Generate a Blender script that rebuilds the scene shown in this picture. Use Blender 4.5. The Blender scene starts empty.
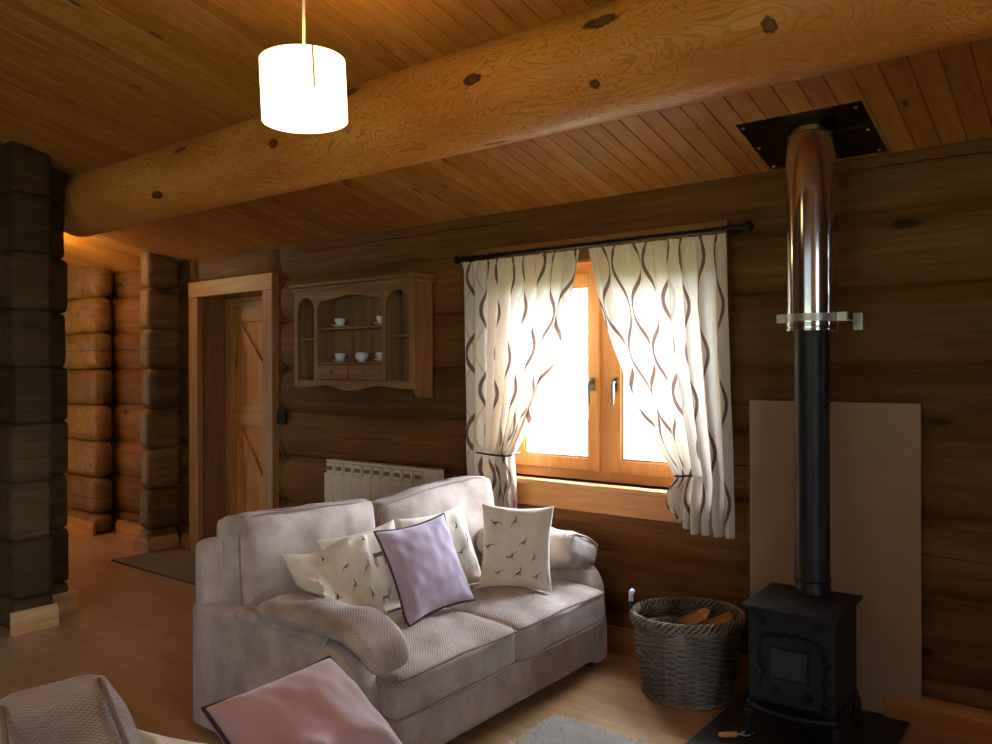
import bpy, bmesh, math, random
from mathutils import Vector, Matrix, noise
random.seed(7)
R = math.radians; PI = math.pi
col = bpy.context.scene.collection
sc = bpy.context.scene

# ------------------------------------------------------------------ camera
CAMH = 1.40
cd = bpy.data.cameras.new('camera'); cam = bpy.data.objects.new('camera', cd); col.objects.link(cam)
cam.location = (0, 0, CAMH)
cam.matrix_world = Matrix.Translation((0, 0, CAMH)) @ Matrix.Rotation(R(37.69), 4, 'Z') @ Matrix.Rotation(R(90.0), 4, 'X') @ Matrix.Rotation(R(-0.15), 4, 'Z')
cd.sensor_width = 36; cd.lens = 800 / 992 * 36; cd.clip_start = .05
sc.camera = cam

# ------------------------------------------------------------------ tagging
def tag(o, label=None, cat=None, group=None, kind=None):
    if label: o['label'] = label
    if cat: o['category'] = cat
    if group: o['group'] = group
    if kind: o['kind'] = kind
    return o
def thing(name, loc=(0, 0, 0), label=None, cat=None, group=None, kind=None, M=None):
    o = bpy.data.objects.new(name, None); col.objects.link(o)
    if M is not None: o.matrix_world = M
    else: o.location = loc
    o['_org'] = list(loc) if M is None else [0, 0, 0]
    return tag(o, label, cat, group, kind)

# ------------------------------------------------------------------ materials
MATS = {}
class NT:
    def __init__(s, name):
        s.m = bpy.data.materials.new(name); s.m.use_nodes = True
        s.t = s.m.node_tree; s.n = s.t.nodes
        s.b = s.n['Principled BSDF']; s.out = s.n['Material Output']
        MATS[name] = s.m
    def add(s, typ, **kw):
        n = s.n.new(typ)
        for k, v in kw.items(): setattr(n, k, v)
        return n
    def lk(s, a, b): s.t.links.new(a, b)
    def put(s, sock, v):
        if hasattr(v, 'is_linked') or isinstance(v, bpy.types.NodeSocket): s.lk(v, sock)
        else: sock.default_value = v
    def coord(s, kind='Object'):
        return s.add('ShaderNodeTexCoord').outputs[kind]
    def mapping(s, v, scale=(1, 1, 1), loc=(0, 0, 0), rot=(0, 0, 0)):
        n = s.add('ShaderNodeMapping'); s.lk(v, n.inputs[0])
        n.inputs['Scale'].default_value = scale; n.inputs['Location'].default_value = loc; n.inputs['Rotation'].default_value = rot
        return n.outputs[0]
    def noise(s, v, scale=5, detail=3, rough=.5, dist=0, col=False):
        n = s.add('ShaderNodeTexNoise'); s.lk(v, n.inputs['Vector'])
        n.inputs['Scale'].default_value = scale; n.inputs['Detail'].default_value = detail
        n.inputs['Roughness'].default_value = rough; n.inputs['Distortion'].default_value = dist
        return n.outputs['Color' if col else 'Fac']
    def math(s, op, a, b=None, c=None, clamp=False):
        n = s.add('ShaderNodeMath', operation=op, use_clamp=clamp)
        s.put(n.inputs[0], a)
        if b is not None: s.put(n.inputs[1], b)
        if c is not None: s.put(n.inputs[2], c)
        return n.outputs[0]
    def sep(s, v):
        n = s.add('ShaderNodeSeparateXYZ'); s.lk(v, n.inputs[0]); return n.outputs
    def comb(s, x, y, z):
        n = s.add('ShaderNodeCombineXYZ')
        for i, q in enumerate((x, y, z)): s.put(n.inputs[i], q)
        return n.outputs[0]
    def ramp(s, f, stops, interp='LINEAR'):
        n = s.add('ShaderNodeValToRGB'); s.put(n.inputs[0], f); r = n.color_ramp; r.interpolation = interp
        r.elements[0].position = stops[0][0]; r.elements[0].color = (*stops[0][1], 1)
        r.elements[1].position = stops[-1][0]; r.elements[1].color = (*stops[-1][1], 1)
        for p, c in stops[1:-1]:
            e = r.elements.new(p); e.color = (*c, 1)
        return n.outputs[0]
    def mix(s, f, a, b, mode='MIX'):
        n = s.add('ShaderNodeMix', data_type='RGBA', blend_type=mode)
        s.put(n.inputs[0], f)
        for i, q in ((6, a), (7, b)):
            if isinstance(q, (tuple, list)): q = (*q, 1) if len(q) == 3 else q
            s.put(n.inputs[i], q)
        return n.outputs[2]
    def smooth(s, v, a, b):
        n = s.add('ShaderNodeMapRange', interpolation_type='SMOOTHSTEP'); s.put(n.inputs[0], v)
        n.inputs[1].default_value = a; n.inputs[2].default_value = b
        return n.outputs[0]
    def bump(s, h, strength=.3, dist=.01):
        n = s.add('ShaderNodeBump'); s.put(n.inputs['Height'], h)
        n.inputs['Strength'].default_value = strength; n.inputs['Distance'].default_value = dist
        s.lk(n.outputs[0], s.b.inputs['Normal'])
    def fin(s, color=None, rough=None, metal=None, **kw):
        if color is not None: s.put(s.b.inputs['Base Color'], (*color, 1) if isinstance(color, tuple) and len(color) == 3 else color)
        if rough is not None: s.put(s.b.inputs['Roughness'], rough)
        if metal is not None: s.put(s.b.inputs['Metallic'], metal)
        for k, v in kw.items(): s.put(s.b.inputs[k.replace('_', ' ')], v)
        return s.m

def srgb(r, g, b):
    f = lambda c: (c / 255 / 12.92) if c / 255 <= .04045 else ((c / 255 + .055) / 1.055) ** 2.4
    return (f(r), f(g), f(b))

def mat_plain(name, color, rough=.5, metal=0, var=.12, scale=30, bump=0, **kw):
    s = NT(name); v = s.coord(); n = s.noise(v, scale, 3)
    d = tuple(c * (1 - var) for c in color); l = tuple(min(1, c * (1 + var)) for c in color)
    c = s.ramp(n, [(.3, d), (.7, l)])
    if bump: s.bump(n, bump, .004)
    return s.fin(c, rough, metal, **kw)

def perm(s, v, axis):
    """rotate coordinates so that the grain axis is X"""
    o = s.sep(v)
    if axis == 'x': return v
    if axis == 'y': return s.comb(o[1], o[0], o[2])
    return s.comb(o[2], o[1], o[0])

def mat_wood(name, dark, mid, light, axis='x', rough=.5, knots=True, knotcol=None, course=None, grain=1.0, crack=False, plank=None, spec=.3, seed=0, patch=1.0, kn=1.0):
    s = NT(name); v0 = s.coord()
    v = perm(s, v0, axis)
    v = s.mapping(v, loc=(seed * 3.1, seed * 1.7, seed * .9))
    q = s.sep(v0)
    if plank:                                  # shift the pattern per plank (axis, width)
        a = {'x': 0, 'y': 1, 'z': 2}[plank[0]]
        k = s.math('FLOOR', s.math('DIVIDE', s.math('ADD', q[a], plank[2] if len(plank) > 2 else 0), plank[1]))
        wn = s.add('ShaderNodeTexWhiteNoise', noise_dimensions='1D'); s.put(wn.inputs['W'], k)
        sh = s.math('MULTIPLY', wn.outputs['Value'], 37.0)
        o = s.sep(v); v = s.comb(s.math('ADD', o[0], sh), s.math('ADD', o[1], sh), o[2])
        pv = wn.outputs['Value']
    big = s.noise(s.mapping(v, scale=(.7, 3, 3)), 2.0, 3, .5)
    gv = s.mapping(v, scale=(1.1, 16, 16))
    g1 = s.noise(gv, 1.5 * grain, 4, .5, .8)
    fv = s.mapping(v, scale=(4, 180, 180))
    g2 = s.noise(fv, 1.0, 2, .5)
    t = s.math('ADD', s.math('MULTIPLY', g1, .55), s.math('ADD', s.math('MULTIPLY', big, .3 * patch), s.math('MULTIPLY', g2, .15)))
    if plank: t = s.math('ADD', t, s.math('MULTIPLY', s.math('SUBTRACT', pv, .5), .16))
    c = s.ramp(t, [(.3, dark), (.5, mid), (.7, light)])
    h = g1
    if knots:
        kv = s.mapping(v, scale=(1.6 * kn * 1.2, 5.5 * kn, 5.5 * kn))
        vo = s.add('ShaderNodeTexVoronoi', feature='F1'); s.lk(kv, vo.inputs['Vector']); vo.inputs['Scale'].default_value = 1.0
        vo.inputs['Randomness'].default_value = 1
        d = s.math('ADD', vo.outputs['Distance'], s.math('MULTIPLY', s.math('SUBTRACT', s.noise(kv, 9, 2), .5), .06))
        sel = s.smooth(s.sep(vo.outputs['Color'])[0], .45, .5)
        m = s.math('MULTIPLY', s.smooth(d, .15, .07), sel)
        halo = s.math('MULTIPLY', s.smooth(d, .34, .1), sel)
        kc = knotcol or tuple(x * .28 for x in dark)
        c = s.mix(s.math('MULTIPLY', halo, .35), c, dark)
        c = s.mix(s.math('MULTIPLY', m, .85), c, kc)
    if course:                                 # log walls: every course its own tone
        z0, pitch = course
        zz = s.math('DIVIDE', s.math('SUBTRACT', q[2], z0), pitch)
        k = s.math('FLOOR', zz)
        wn = s.add('ShaderNodeTexWhiteNoise', noise_dimensions='1D'); s.put(wn.inputs['W'], k)
        tone = s.math('ADD', .78, s.math('MULTIPLY', wn.outputs['Value'], .4))
        c = s.mix(1.0, c, s.comb(tone, tone, tone), 'MULTIPLY')
        if crack:
            lw = s.noise(s.mapping(v, scale=(1, .05, .05)), 3.0, 4, .6)
            fr = s.math('FRACT', zz)
            dd = s.math('ABSOLUTE', s.math('SUBTRACT', fr, s.math('ADD', s.math('MULTIPLY', lw, .18), s.math('ADD', .33, s.math('MULTIPLY', wn.outputs['Value'], .16)))))
            on = s.smooth(s.noise(s.mapping(v, scale=(.45, .01, 1.6)), 1.0, 1), .5, .56)
            cr = s.math('MULTIPLY', s.smooth(dd, .013, .004), on)
            c = s.mix(s.math('MULTIPLY', cr, .9), c, tuple(x * .08 for x in dark))
            h = s.math('SUBTRACT', h, s.math('MULTIPLY', cr, 1.5))
    s.bump(h, .25, .004)
    return s.fin(c, rough, Specular_IOR_Level=spec)

# log wall wood, honey-brown; ceilings; beams
LOG0, PITCH = -.139, .315
m_log = mat_wood('log_wood', srgb(84, 51, 18), srgb(113, 71, 27), srgb(138, 92, 42), 'x', .62, spec=.2, course=(LOG0, PITCH), crack=True)
m_logend = mat_wood('log_wood_cross', srgb(92, 62, 24), srgb(122, 86, 38), srgb(148, 110, 56), 'y', .55, course=(LOG0, PITCH), crack=True)
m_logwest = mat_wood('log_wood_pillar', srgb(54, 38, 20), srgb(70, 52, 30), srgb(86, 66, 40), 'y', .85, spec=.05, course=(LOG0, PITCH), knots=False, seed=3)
m_ceil = mat_wood('ceiling_board_wood', srgb(146, 90, 34), srgb(174, 115, 48), srgb(194, 138, 68), 'y', .5, plank=('x', .0885, 20), kn=1.7, seed=1)
m_casing = mat_wood('window_pine', srgb(196, 128, 66), srgb(216, 150, 84), srgb(228, 168, 104), 'x', .4, knots=False, seed=2)
m_casingz = mat_wood('window_pine_upright', srgb(196, 128, 66), srgb(216, 150, 84), srgb(228, 168, 104), 'z', .4, knots=False, seed=2)
m_shadepine = mat_wood('shaded_pine', srgb(104, 64, 28), srgb(132, 84, 40), srgb(152, 102, 54), 'x', .5, knots=False, seed=8)  # same pine darkened: weak light on the architrave put into the colour
m_shadepinez = mat_wood('shaded_pine_upright', srgb(104, 64, 28), srgb(132, 84, 40), srgb(152, 102, 54), 'z', .5, knots=False, seed=8)
m_trim = mat_wood('trim_pine', srgb(142, 92, 40), srgb(174, 118, 56), srgb(194, 140, 76), 'x', .42, seed=4)
m_trimy = mat_wood('trim_pine_cross', srgb(168, 118, 70), srgb(198, 150, 98), srgb(216, 176, 126), 'y', .42, seed=4)
m_trimz = mat_wood('trim_pine_upright', srgb(136, 88, 42), srgb(166, 112, 58), srgb(188, 136, 78), 'z', .42, seed=4)
m_door = mat_wood('door_pine', srgb(150, 92, 36), srgb(186, 122, 52), srgb(204, 144, 70), 'z', .5, seed=5)
m_cup = mat_wood('cupboard_pine', srgb(112, 76, 42), srgb(140, 100, 60), srgb(162, 122, 80), 'z', .5, knots=False, seed=6)
m_cupx = mat_wood('cupboard_pine_rail', srgb(112, 76, 42), srgb(140, 100, 60), srgb(162, 122, 80), 'x', .5, knots=False, seed=6)

def mat_beam():
    s = NT('beam_pine'); v0 = s.coord()
    v = s.mapping(v0, scale=(1.0, 2.6, 2.6))
    n = s.noise(v, 2.6, 3, .55, .9)
    l = s.math('SINE', s.math('MULTIPLY', n, 130))
    n2 = s.noise(v, 1.6, 2)
    line = s.smooth(l, .35, .98)
    fine = s.noise(s.mapping(v0, scale=(3, 60, 60)), 2, 3)
    c = s.ramp(s.math('ADD', s.math('MULTIPLY', n2, .7), s.math('MULTIPLY', fine, .3)), [(.35, srgb(196, 122, 50)), (.65, srgb(224, 154, 74))])
    c = s.mix(s.math('MULTIPLY', line, s.math('ADD', .25, s.math('MULTIPLY', n2, .45))), c, srgb(150, 82, 32))
    for (x, y, z, ln, ht) in ((-1.263, 2.175, 2.493, .066, .021), (-.744, 2.187, 2.346, .022, .022), (-1.776, 2.165, 2.425, .042, .019), (-1.305, 2.207, 2.315, .02, .015), (-1.807, 2.348, 2.248, .05, .008), (-3.656, 2.179, 2.503, .06, .014), (-2.433, 2.192, 2.529, .05, .02), (-3.915, 2.204, 2.32, .05, .02), (-2.9, 2.17, 2.40, .03, .02), (-.35, 2.18, 2.36, .03, .02)):
        p = s.mapping(v0, loc=(-x / ln, -y / ht / 1.5, -z / ht), scale=(1 / ln, 1 / ht / 1.5, 1 / ht), )
        ln_ = s.add('ShaderNodeVectorMath', operation='LENGTH'); s.lk(p, ln_.inputs[0])
        d = s.math('ADD', ln_.outputs['Value'], s.math('MULTIPLY', s.math('SUBTRACT', s.noise(v0, 60, 2), .5), .9))
        m = s.smooth(d, 1.15, .8)
        inner = s.smooth(d, .75, .4)
        kc = s.mix(s.math('MULTIPLY', inner, .7), srgb(42, 22, 10), srgb(120, 66, 30))
        c = s.mix(s.math('MULTIPLY', m, .92), c, kc)
    s.bump(s.math('ADD', fine, s.math('MULTIPLY', line, -.2)), .15, .003)
    return s.fin(c, .42, Specular_IOR_Level=.35)
m_beam = mat_beam()

def mat_floor():
    s = NT('floor_laminate'); v0 = s.coord()
    br = s.add('ShaderNodeTexBrick', offset=.37, offset_frequency=2); s.lk(v0, br.inputs['Vector'])
    br.inputs['Color1'].default_value = (0, 0, 0, 1); br.inputs['Color2'].default_value = (1, 1, 1, 1); br.inputs['Mortar'].default_value = (.5, .5, .5, 1)
    br.inputs['Scale'].default_value = 1; br.inputs['Mortar Size'].default_value = .0016; br.inputs['Brick Width'].default_value = 1.25; br.inputs['Row Height'].default_value = .19
    r = s.sep(br.outputs['Color'])[0]
    o = s.sep(v0)
    v = s.comb(s.math('ADD', o[0], s.math('MULTIPLY', r, 9)), s.math('ADD', o[1], s.math('MULTIPLY', r, 5)), 0)
    n = s.noise(s.mapping(v, scale=(1.2, 9, 1)), 2.0, 4, .6, .8)
    f = s.noise(s.mapping(v, scale=(3, 90, 1)), 1.5, 2)
    t = s.math('ADD', s.math('ADD', s.math('MULTIPLY', n, .55), s.math('MULTIPLY', f, .15)), s.math('ADD', s.math('MULTIPLY', r, .10), .06))
    c = s.ramp(t, [(.3, srgb(170, 130, 86)), (.5, srgb(194, 154, 108)), (.7, srgb(212, 174, 128))])
    c = s.mix(s.math('MULTIPLY', br.outputs['Fac'], .3), c, srgb(90, 56, 30))
    s.bump(s.math('SUBTRACT', f, br.outputs['Fac']), .06, .002)
    return s.fin(c, s.math('ADD', .24, s.math('MULTIPLY', n, .16)), Specular_IOR_Level=.5)
m_floor = mat_floor()

def mat_weave(name, ca, cb, cell=.0125, bump=.5):
    s = NT(name); v0 = s.coord(); o = s.sep(v0)
    k = 2 * PI / cell
    wv = s.noise(v0, 5, 2, col=True); wo = s.sep(wv)
    sn = [s.math('SINE', s.math('MULTIPLY', s.math('ADD', o[i], s.math('MULTIPLY', wo[i], .03)), k)) for i in range(3)]
    nm = s.sep(s.coord('Normal')); w2 = [s.math('MULTIPLY', nm[i], nm[i]) for i in range(3)]
    h = s.math('ADD', s.math('ADD', s.math('MULTIPLY', s.math('MULTIPLY', sn[0], sn[1]), w2[2]), s.math('MULTIPLY', s.math('MULTIPLY', sn[1], sn[2]), w2[0])), s.math('MULTIPLY', s.math('MULTIPLY', sn[0], sn[2]), w2[1]))
    t = s.math('ADD', s.math('MULTIPLY', h, .17), s.math('MULTIPLY', s.noise(v0, 7, 3), 1.0))
    c = s.ramp(t, [(.2, cb), (.78, ca)])
    s.bump(h, bump, .0025)
    return s.fin(c, .9, Specular_IOR_Level=.15, Sheen_Weight=.25, Sheen_Roughness=.5)
m_weave = mat_weave('sofa_weave', srgb(208, 188, 172), srgb(134, 112, 98))
def mat_chenille(name, a, b):
    s = NT(name); v0 = s.coord()
    n = s.noise(s.mapping(v0, scale=(1, 1, .6)), 6, 4, .6, .1)
    f = s.noise(v0, 260, 2)
    c = s.ramp(s.math('ADD', s.math('MULTIPLY', n, .85), s.math('MULTIPLY', f, .15)), [(.38, b), (.62, a)])
    s.bump(f, .35, .002)
    return s.fin(c, .92, Specular_IOR_Level=.12, Sheen_Weight=.3, Sheen_Roughness=.45)
m_chen = mat_chenille('sofa_chenille', srgb(198, 178, 164), srgb(158, 136, 122))
m_pipe = mat_plain('sofa_piping', srgb(150, 116, 104), .85, scale=120)
def mat_cloth(name, c, var=.07, rough=.85, sheen=.2, fs=300, st=.15):
    s = NT(name); v0 = s.coord()
    n = s.noise(v0, 9, 3); f = s.noise(v0, fs, 2)
    cc = s.ramp(n, [(.3, tuple(x * (1 - var) for x in c)), (.7, tuple(min(1, x * (1 + var)) for x in c))])
    s.bump(f, st, .0015)
    return s.fin(cc, rough, Specular_IOR_Level=.15, Sheen_Weight=sheen)
m_cream = mat_cloth('cream_linen', srgb(222, 208, 184))
m_velvet = mat_cloth('lavender_velvet', srgb(186, 160, 174), .1, .8, .6)
m_pinkvel = mat_cloth('mauve_velvet', srgb(206, 168, 164), .08, .8, .5)
m_plum = mat_plain('plum_piping', srgb(78, 46, 52), .8)
m_print = mat_plain('brown_print', srgb(120, 92, 76), .9, var=.3)
m_printg = mat_plain('dark_print', srgb(96, 78, 62), .9, var=.3)

m_black = mat_plain('black_iron', srgb(20, 20, 22), .45, .3, .2, 60)
m_cast = mat_plain('cast_iron', srgb(27, 27, 30), .55, .35, .15, 90, .25)
m_enamel = mat_plain('black_flue_enamel', srgb(15, 16, 20), .42, .1, .1)
m_slate = mat_plain('slate', srgb(44, 40, 38), .5, 0, .2, 12, .2)
m_glassdark = mat_plain('sooty_glass', (.005, .004, .003), .3, 0, .1)
def mat_steel():
    s = NT('polished_steel'); v0 = s.coord()
    n = s.noise(s.mapping(v0, scale=(1, 1, .2)), 9, 2)
    s.bump(n, .02, .01)
    return s.fin((.62, .58, .54), s.math('ADD', .09, s.math('MULTIPLY', n, .06)), 1.0)
m_steel = mat_steel()
m_zinc = mat_plain('zinc_bracket', srgb(196, 192, 180), .35, .8, .1)
m_platedark = mat_plain('ceiling_plate_steel', srgb(70, 58, 48), .28, .9, .15, 8)
m_board = mat_plain('cement_board', srgb(164, 132, 98), .8, 0, .05, 6)
m_white = mat_plain('radiator_enamel', srgb(226, 210, 180), .4, 0, .04)
m_slot = mat_plain('radiator_slots', srgb(120, 108, 92), .6)
m_china = mat_plain('white_china', srgb(226, 226, 214), .2, 0, .03)
m_switch = mat_plain('black_switch', srgb(20, 16, 14), .8)
m_bronze = mat_plain('satin_handle', srgb(150, 140, 124), .3, .9, .1)
m_mat = mat_plain('coir_mat', srgb(120, 108, 72), .95, 0, .2, 200, .4)
m_matedge = mat_plain('mat_edge', srgb(40, 34, 26), .9)
m_wick = mat_wood('willow', srgb(76, 72, 68), srgb(114, 108, 102), srgb(152, 146, 140), 'z', .7, knots=False, grain=.5)
m_wickrim = mat_wood('willow_rim', srgb(88, 76, 62), srgb(134, 118, 98), srgb(170, 154, 130), 'z', .7, knots=False, grain=.5)
m_fire = mat_wood('split_wood', srgb(168, 100, 50), srgb(204, 138, 78), srgb(222, 166, 104), 'x', .7, knots=False)
m_bark = mat_wood('bark', srgb(46, 32, 22), srgb(84, 60, 42), srgb(112, 84, 60), 'x', .9, knots=False)
m_leather = mat_plain('dark_leather', srgb(34, 28, 26), .5, 0, .2, 60, .2)
m_strap = mat_plain('pale_strap', srgb(196, 194, 204), .4)
m_handlewood = mat_wood('turned_handle', srgb(186, 130, 84), srgb(212, 160, 114), srgb(226, 182, 138), 'x', .45, knots=False)
m_rug = mat_cloth('rug_wool', srgb(240, 236, 230), .1, .95, .3)

def mat_shade():
    s = NT('lamp_shade_fabric')
    s.n.remove(s.b)
    d = s.add('ShaderNodeBsdfDiffuse'); t = s.add('ShaderNodeBsdfTranslucent'); m = s.add('ShaderNodeMixShader'); e = s.add('ShaderNodeEmission'); a = s.add('ShaderNodeAddShader')
    n = s.noise(s.coord(), 200, 2)
    c = s.ramp(n, [(.3, (.86, .80, .66)), (.7, (.92, .87, .74))])
    s.lk(c, d.inputs[0]); s.lk(c, t.inputs[0]); m.inputs[0].default_value = .6
    e.inputs[0].default_value = (1.0, .80, .50, 1); e.inputs[1].default_value = SHADE_E
    s.lk(d.outputs[0], m.inputs[1]); s.lk(t.outputs[0], m.inputs[2]); s.lk(m.outputs[0], a.inputs[0]); s.lk(e.outputs[0], a.inputs[1]); s.lk(a.outputs[0], s.out.inputs[0])
    return s.m
SHADE_E = 1.3
m_shade = mat_shade()
m_streak = mat_plain('yellow_streak', srgb(226, 214, 110), .7)
m_cordw = mat_plain('white_cord', srgb(226, 214, 190), .5)
def mat_bulb():
    s = NT('glowing_bulb')
    return s.fin((1, .9, .7), .4, Emission_Color=(1, .78, .45, 1), Emission_Strength=12.0)
m_bulb = mat_bulb()

def mat_curtain():
    s = NT('curtain_cloth')
    uv = s.coord('UV'); o = s.sep(uv)
    # u: metres of flat cloth / v: metres of drop. pairs of wavy lines that part and meet
    per = .145
    k = s.math('FLOOR', s.math('DIVIDE', o[0], per))
    wn = s.add('ShaderNodeTexWhiteNoise', noise_dimensions='1D'); s.put(wn.inputs['W'], k)
    x = s.math('SUBTRACT', s.math('SUBTRACT', o[0], s.math('MULTIPLY', k, per)), per / 2)
    par = s.math('SUBTRACT', s.math('MULTIPLY', s.math('MODULO', k, 2.0), 2.0), 1.0)
    ph = s.math('ADD', s.math('MULTIPLY', o[1], 2 * PI / .44), s.math('MULTIPLY', wn.outputs['Value'], .9))
    w = s.math('MULTIPLY', s.math('MULTIPLY', s.math('SINE', ph), par), .044)
    d = s.math('ABSOLUTE', s.math('SUBTRACT', x, w))
    wid = s.math('ADD', .0075, s.math('MULTIPLY', s.math('ABSOLUTE', s.math('COSINE', ph)), .003))
    m = s.smooth(s.math('SUBTRACT', d, wid), .0015, -.001)
    # a paler second line on every other stripe
    d2 = s.math('ABSOLUTE', s.math('ADD', s.math('SUBTRACT', x, .035), s.math('MULTIPLY', w, .8)))
    m2 = s.smooth(s.math('SUBTRACT', d2, .006), .0012, -.001)
    on2 = s.math('GREATER_THAN', wn.outputs['Value'], .55)
    cloth = s.ramp(s.noise(s.mapping(uv, scale=(400, 60, 1)), 1, 2), [(.3, srgb(226, 212, 190)), (.7, srgb(238, 228, 208))])
    c = s.mix(s.math('MULTIPLY', s.math('MULTIPLY', m2, on2), .35), cloth, srgb(150, 122, 100))
    c = s.mix(m, c, srgb(122, 94, 84))
    s.n.remove(s.b)
    df = s.add('ShaderNodeBsdfDiffuse'); tr = s.add('ShaderNodeBsdfTranslucent'); mx = s.add('ShaderNodeMixShader')
    s.lk(c, df.inputs[0]); s.lk(c, tr.inputs[0]); mx.inputs[0].default_value = CURT_T
    s.lk(df.outputs[0], mx.inputs[1]); s.lk(tr.outputs[0], mx.inputs[2]); s.lk(mx.outputs[0], s.out.inputs[0])
    return s.m
CURT_T = .20
m_curt = mat_curtain()
def mat_pane():
    s = NT('window_glass'); s.n.remove(s.b)
    t = s.add('ShaderNodeBsdfTransparent'); g = s.add('ShaderNodeBsdfGlossy'); m = s.add('ShaderNodeMixShader')
    t.inputs[0].default_value = (.96, .98, .98, 1); g.inputs['Roughness'].default_value = .02; m.inputs[0].default_value = .05
    s.lk(t.outputs[0], m.inputs[1]); s.lk(g.outputs[0], m.inputs[2]); s.lk(m.outputs[0], s.out.inputs[0])
    return s.m
m_pane = mat_pane()
m_gravel = mat_plain('meadow_grass', srgb(96, 108, 62), .9, 0, .15, 40)

# ------------------------------------------------------------------ mesh builder
class MB:
    def __init__(s): s.v = []; s.f = []
    def raw(s, vs, fs):
        b = len(s.v); s.v += [Vector(v) for v in vs]; s.f += [tuple(b + i for i in f) for f in fs]; return s
    def box(s, lo, hi, M=None):
        x0, y0, z0 = lo; x1, y1, z1 = hi
        vs = [Vector(p) for p in ((x0, y0, z0), (x1, y0, z0), (x1, y1, z0), (x0, y1, z0), (x0, y0, z1), (x1, y0, z1), (x1, y1, z1), (x0, y1, z1))]
        if M is not None: vs = [M @ v for v in vs]
        return s.raw(vs, [(0, 3, 2, 1), (4, 5, 6, 7), (0, 1, 5, 4), (1, 2, 6, 5), (2, 3, 7, 6), (3, 0, 4, 7)])
    def prism(s, pts, d, a, b, ax='x'):
        """pts: outline in the plane across axis ax, extruded from a to b"""
        def P(p, t): return {'x': (t, p[0], p[1]), 'y': (p[0], t, p[1]), 'z': (p[0], p[1], t)}[ax]
        n = len(pts); vs = [P(p, a) for p in pts] + [P(p, b) for p in pts]
        fs = [tuple(range(n))[::-1], tuple(range(n, 2 * n))] + [(i, (i + 1) % n, n + (i + 1) % n, n + i) for i in range(n)]
        return s.raw(vs, fs)
    def tube(s, pts, r, k=8, closed=False, caps=True):
        pts = [Vector(p) for p in pts]; n = len(pts)
        rr = r if isinstance(r, (list, tuple)) else [r] * n
        up = None; vs = []
        for i in range(n):
            a = pts[(i - 1) % n] if (closed or i > 0) else pts[i]; b = pts[(i + 1) % n] if (closed or i < n - 1) else pts[i]
            t = (b - a); t = t.normalized() if t.length > 1e-9 else Vector((0, 0, 1))
            if up is None:
                up = Vector((0, 0, 1)) if abs(t.z) < .9 else Vector((1, 0, 0))
            u = (up - t * up.dot(t)).normalized(); w = t.cross(u); up = u
            for j in range(k):
                an = 2 * PI * j / k; vs.append(pts[i] + (u * math.cos(an) + w * math.sin(an)) * rr[i])
        fs = []
        for i in range(n if closed else n - 1):
            i2 = (i + 1) % n
            for j in range(k):
                j2 = (j + 1) % k; fs.append((i * k + j, i * k + j2, i2 * k + j2, i2 * k + j))
        if not closed and caps:
            fs.append(tuple(range(k))[::-1]); fs.append(tuple((n - 1) * k + j for j in range(k)))
        return s.raw(vs, fs)
    def lathe(s, prof, c=(0, 0, 0), k=32, axis='z', M=None, caps=True):
        """prof: (radius, height) pairs"""
        vs = []; n = len(prof)
        for (r, h) in prof:
            for j in range(k):
                a = 2 * PI * j / k; x, y = r * math.cos(a), r * math.sin(a)
                p = {'z': (x, y, h), 'x': (h, x, y), 'y': (x, h, y)}[axis]
                p = Vector(p)
                if M is not None: p = M @ p
                vs.append(p + Vector(c))
        fs = [(i * k + j, i * k + (j + 1) % k, (i + 1) * k + (j + 1) % k, (i + 1) * k + j) for i in range(n - 1) for j in range(k)]
        if caps and prof[0][0] > 1e-6: fs.append(tuple(range(k))[::-1])
        if caps and prof[-1][0] > 1e-6: fs.append(tuple((n - 1) * k + j for j in range(k)))
        return s.raw(vs, fs)
    def rbox(s, c, h, r, n=10, puff=(0, 0, 0), wr=0, wf=6, seed=0, M=None, fn=None):
        """rounded box with puffed faces and soft wrinkles; c centre, h half sizes"""
        bm = bmesh.new(); bmesh.ops.create_cube(bm, size=2)
        bmesh.ops.subdivide_edges(bm, edges=bm.edges[:], cuts=n, use_grid_fill=True)
        h = Vector(h)
        for v in bm.verts:
            p = v.co.copy(); q = Vector((p.x * h.x, p.y * h.y, p.z * h.z))
            # keep rows near the corners
            for i in range(3):
                e = h[i] - r
                t = p[i]; a = abs(t)
                th = 1 - 2.0 / (n + 1)
                if a > th: q[i] = math.copysign(e + (a - th) / (1 - th) * r, t)
                else: q[i] = t / th * e
            inn = Vector((max(-h.x + r, min(h.x - r, q.x)), max(-h.y + r, min(h.y - r, q.y)), max(-h.z + r, min(h.z - r, q.z))))
            d = q - inn
            if d.length > 1e-9: q = inn + d.normalized() * r
            f = [max(0, 1 - (q[i] / h[i]) ** 2) ** .8 for i in range(3)]
            g = Vector((f[1] * f[2], f[0] * f[2], f[0] * f[1]))
            nrm = Vector((q.x / h.x, q.y / h.y, q.z / h.z))
            q += Vector([math.copysign(abs(nrm[i]) ** 3, nrm[i]) * g[i] * puff[i] for i in range(3)])
            if wr:
                w = noise.noise(Vector((q.x * wf, q.y * wf, q.z * wf)) + Vector((seed * 7.3, seed, 0))) + .5 * noise.noise(Vector((q.x * wf * 2.5, q.y * wf * 2.2, q.z * wf * 2)) + Vector((seed, 3, 0)))
                q += nrm.normalized() * w * wr
            if fn: q = fn(q)
            v.co = q
        if M is None: M = Matrix.Translation(c)
        vs = [M @ v.co for v in bm.verts]; bm.verts.index_update()
        fs = [tuple(l.vert.index for l in f.loops) for f in bm.faces]; bm.free()
        return s.raw(vs, fs)
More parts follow.
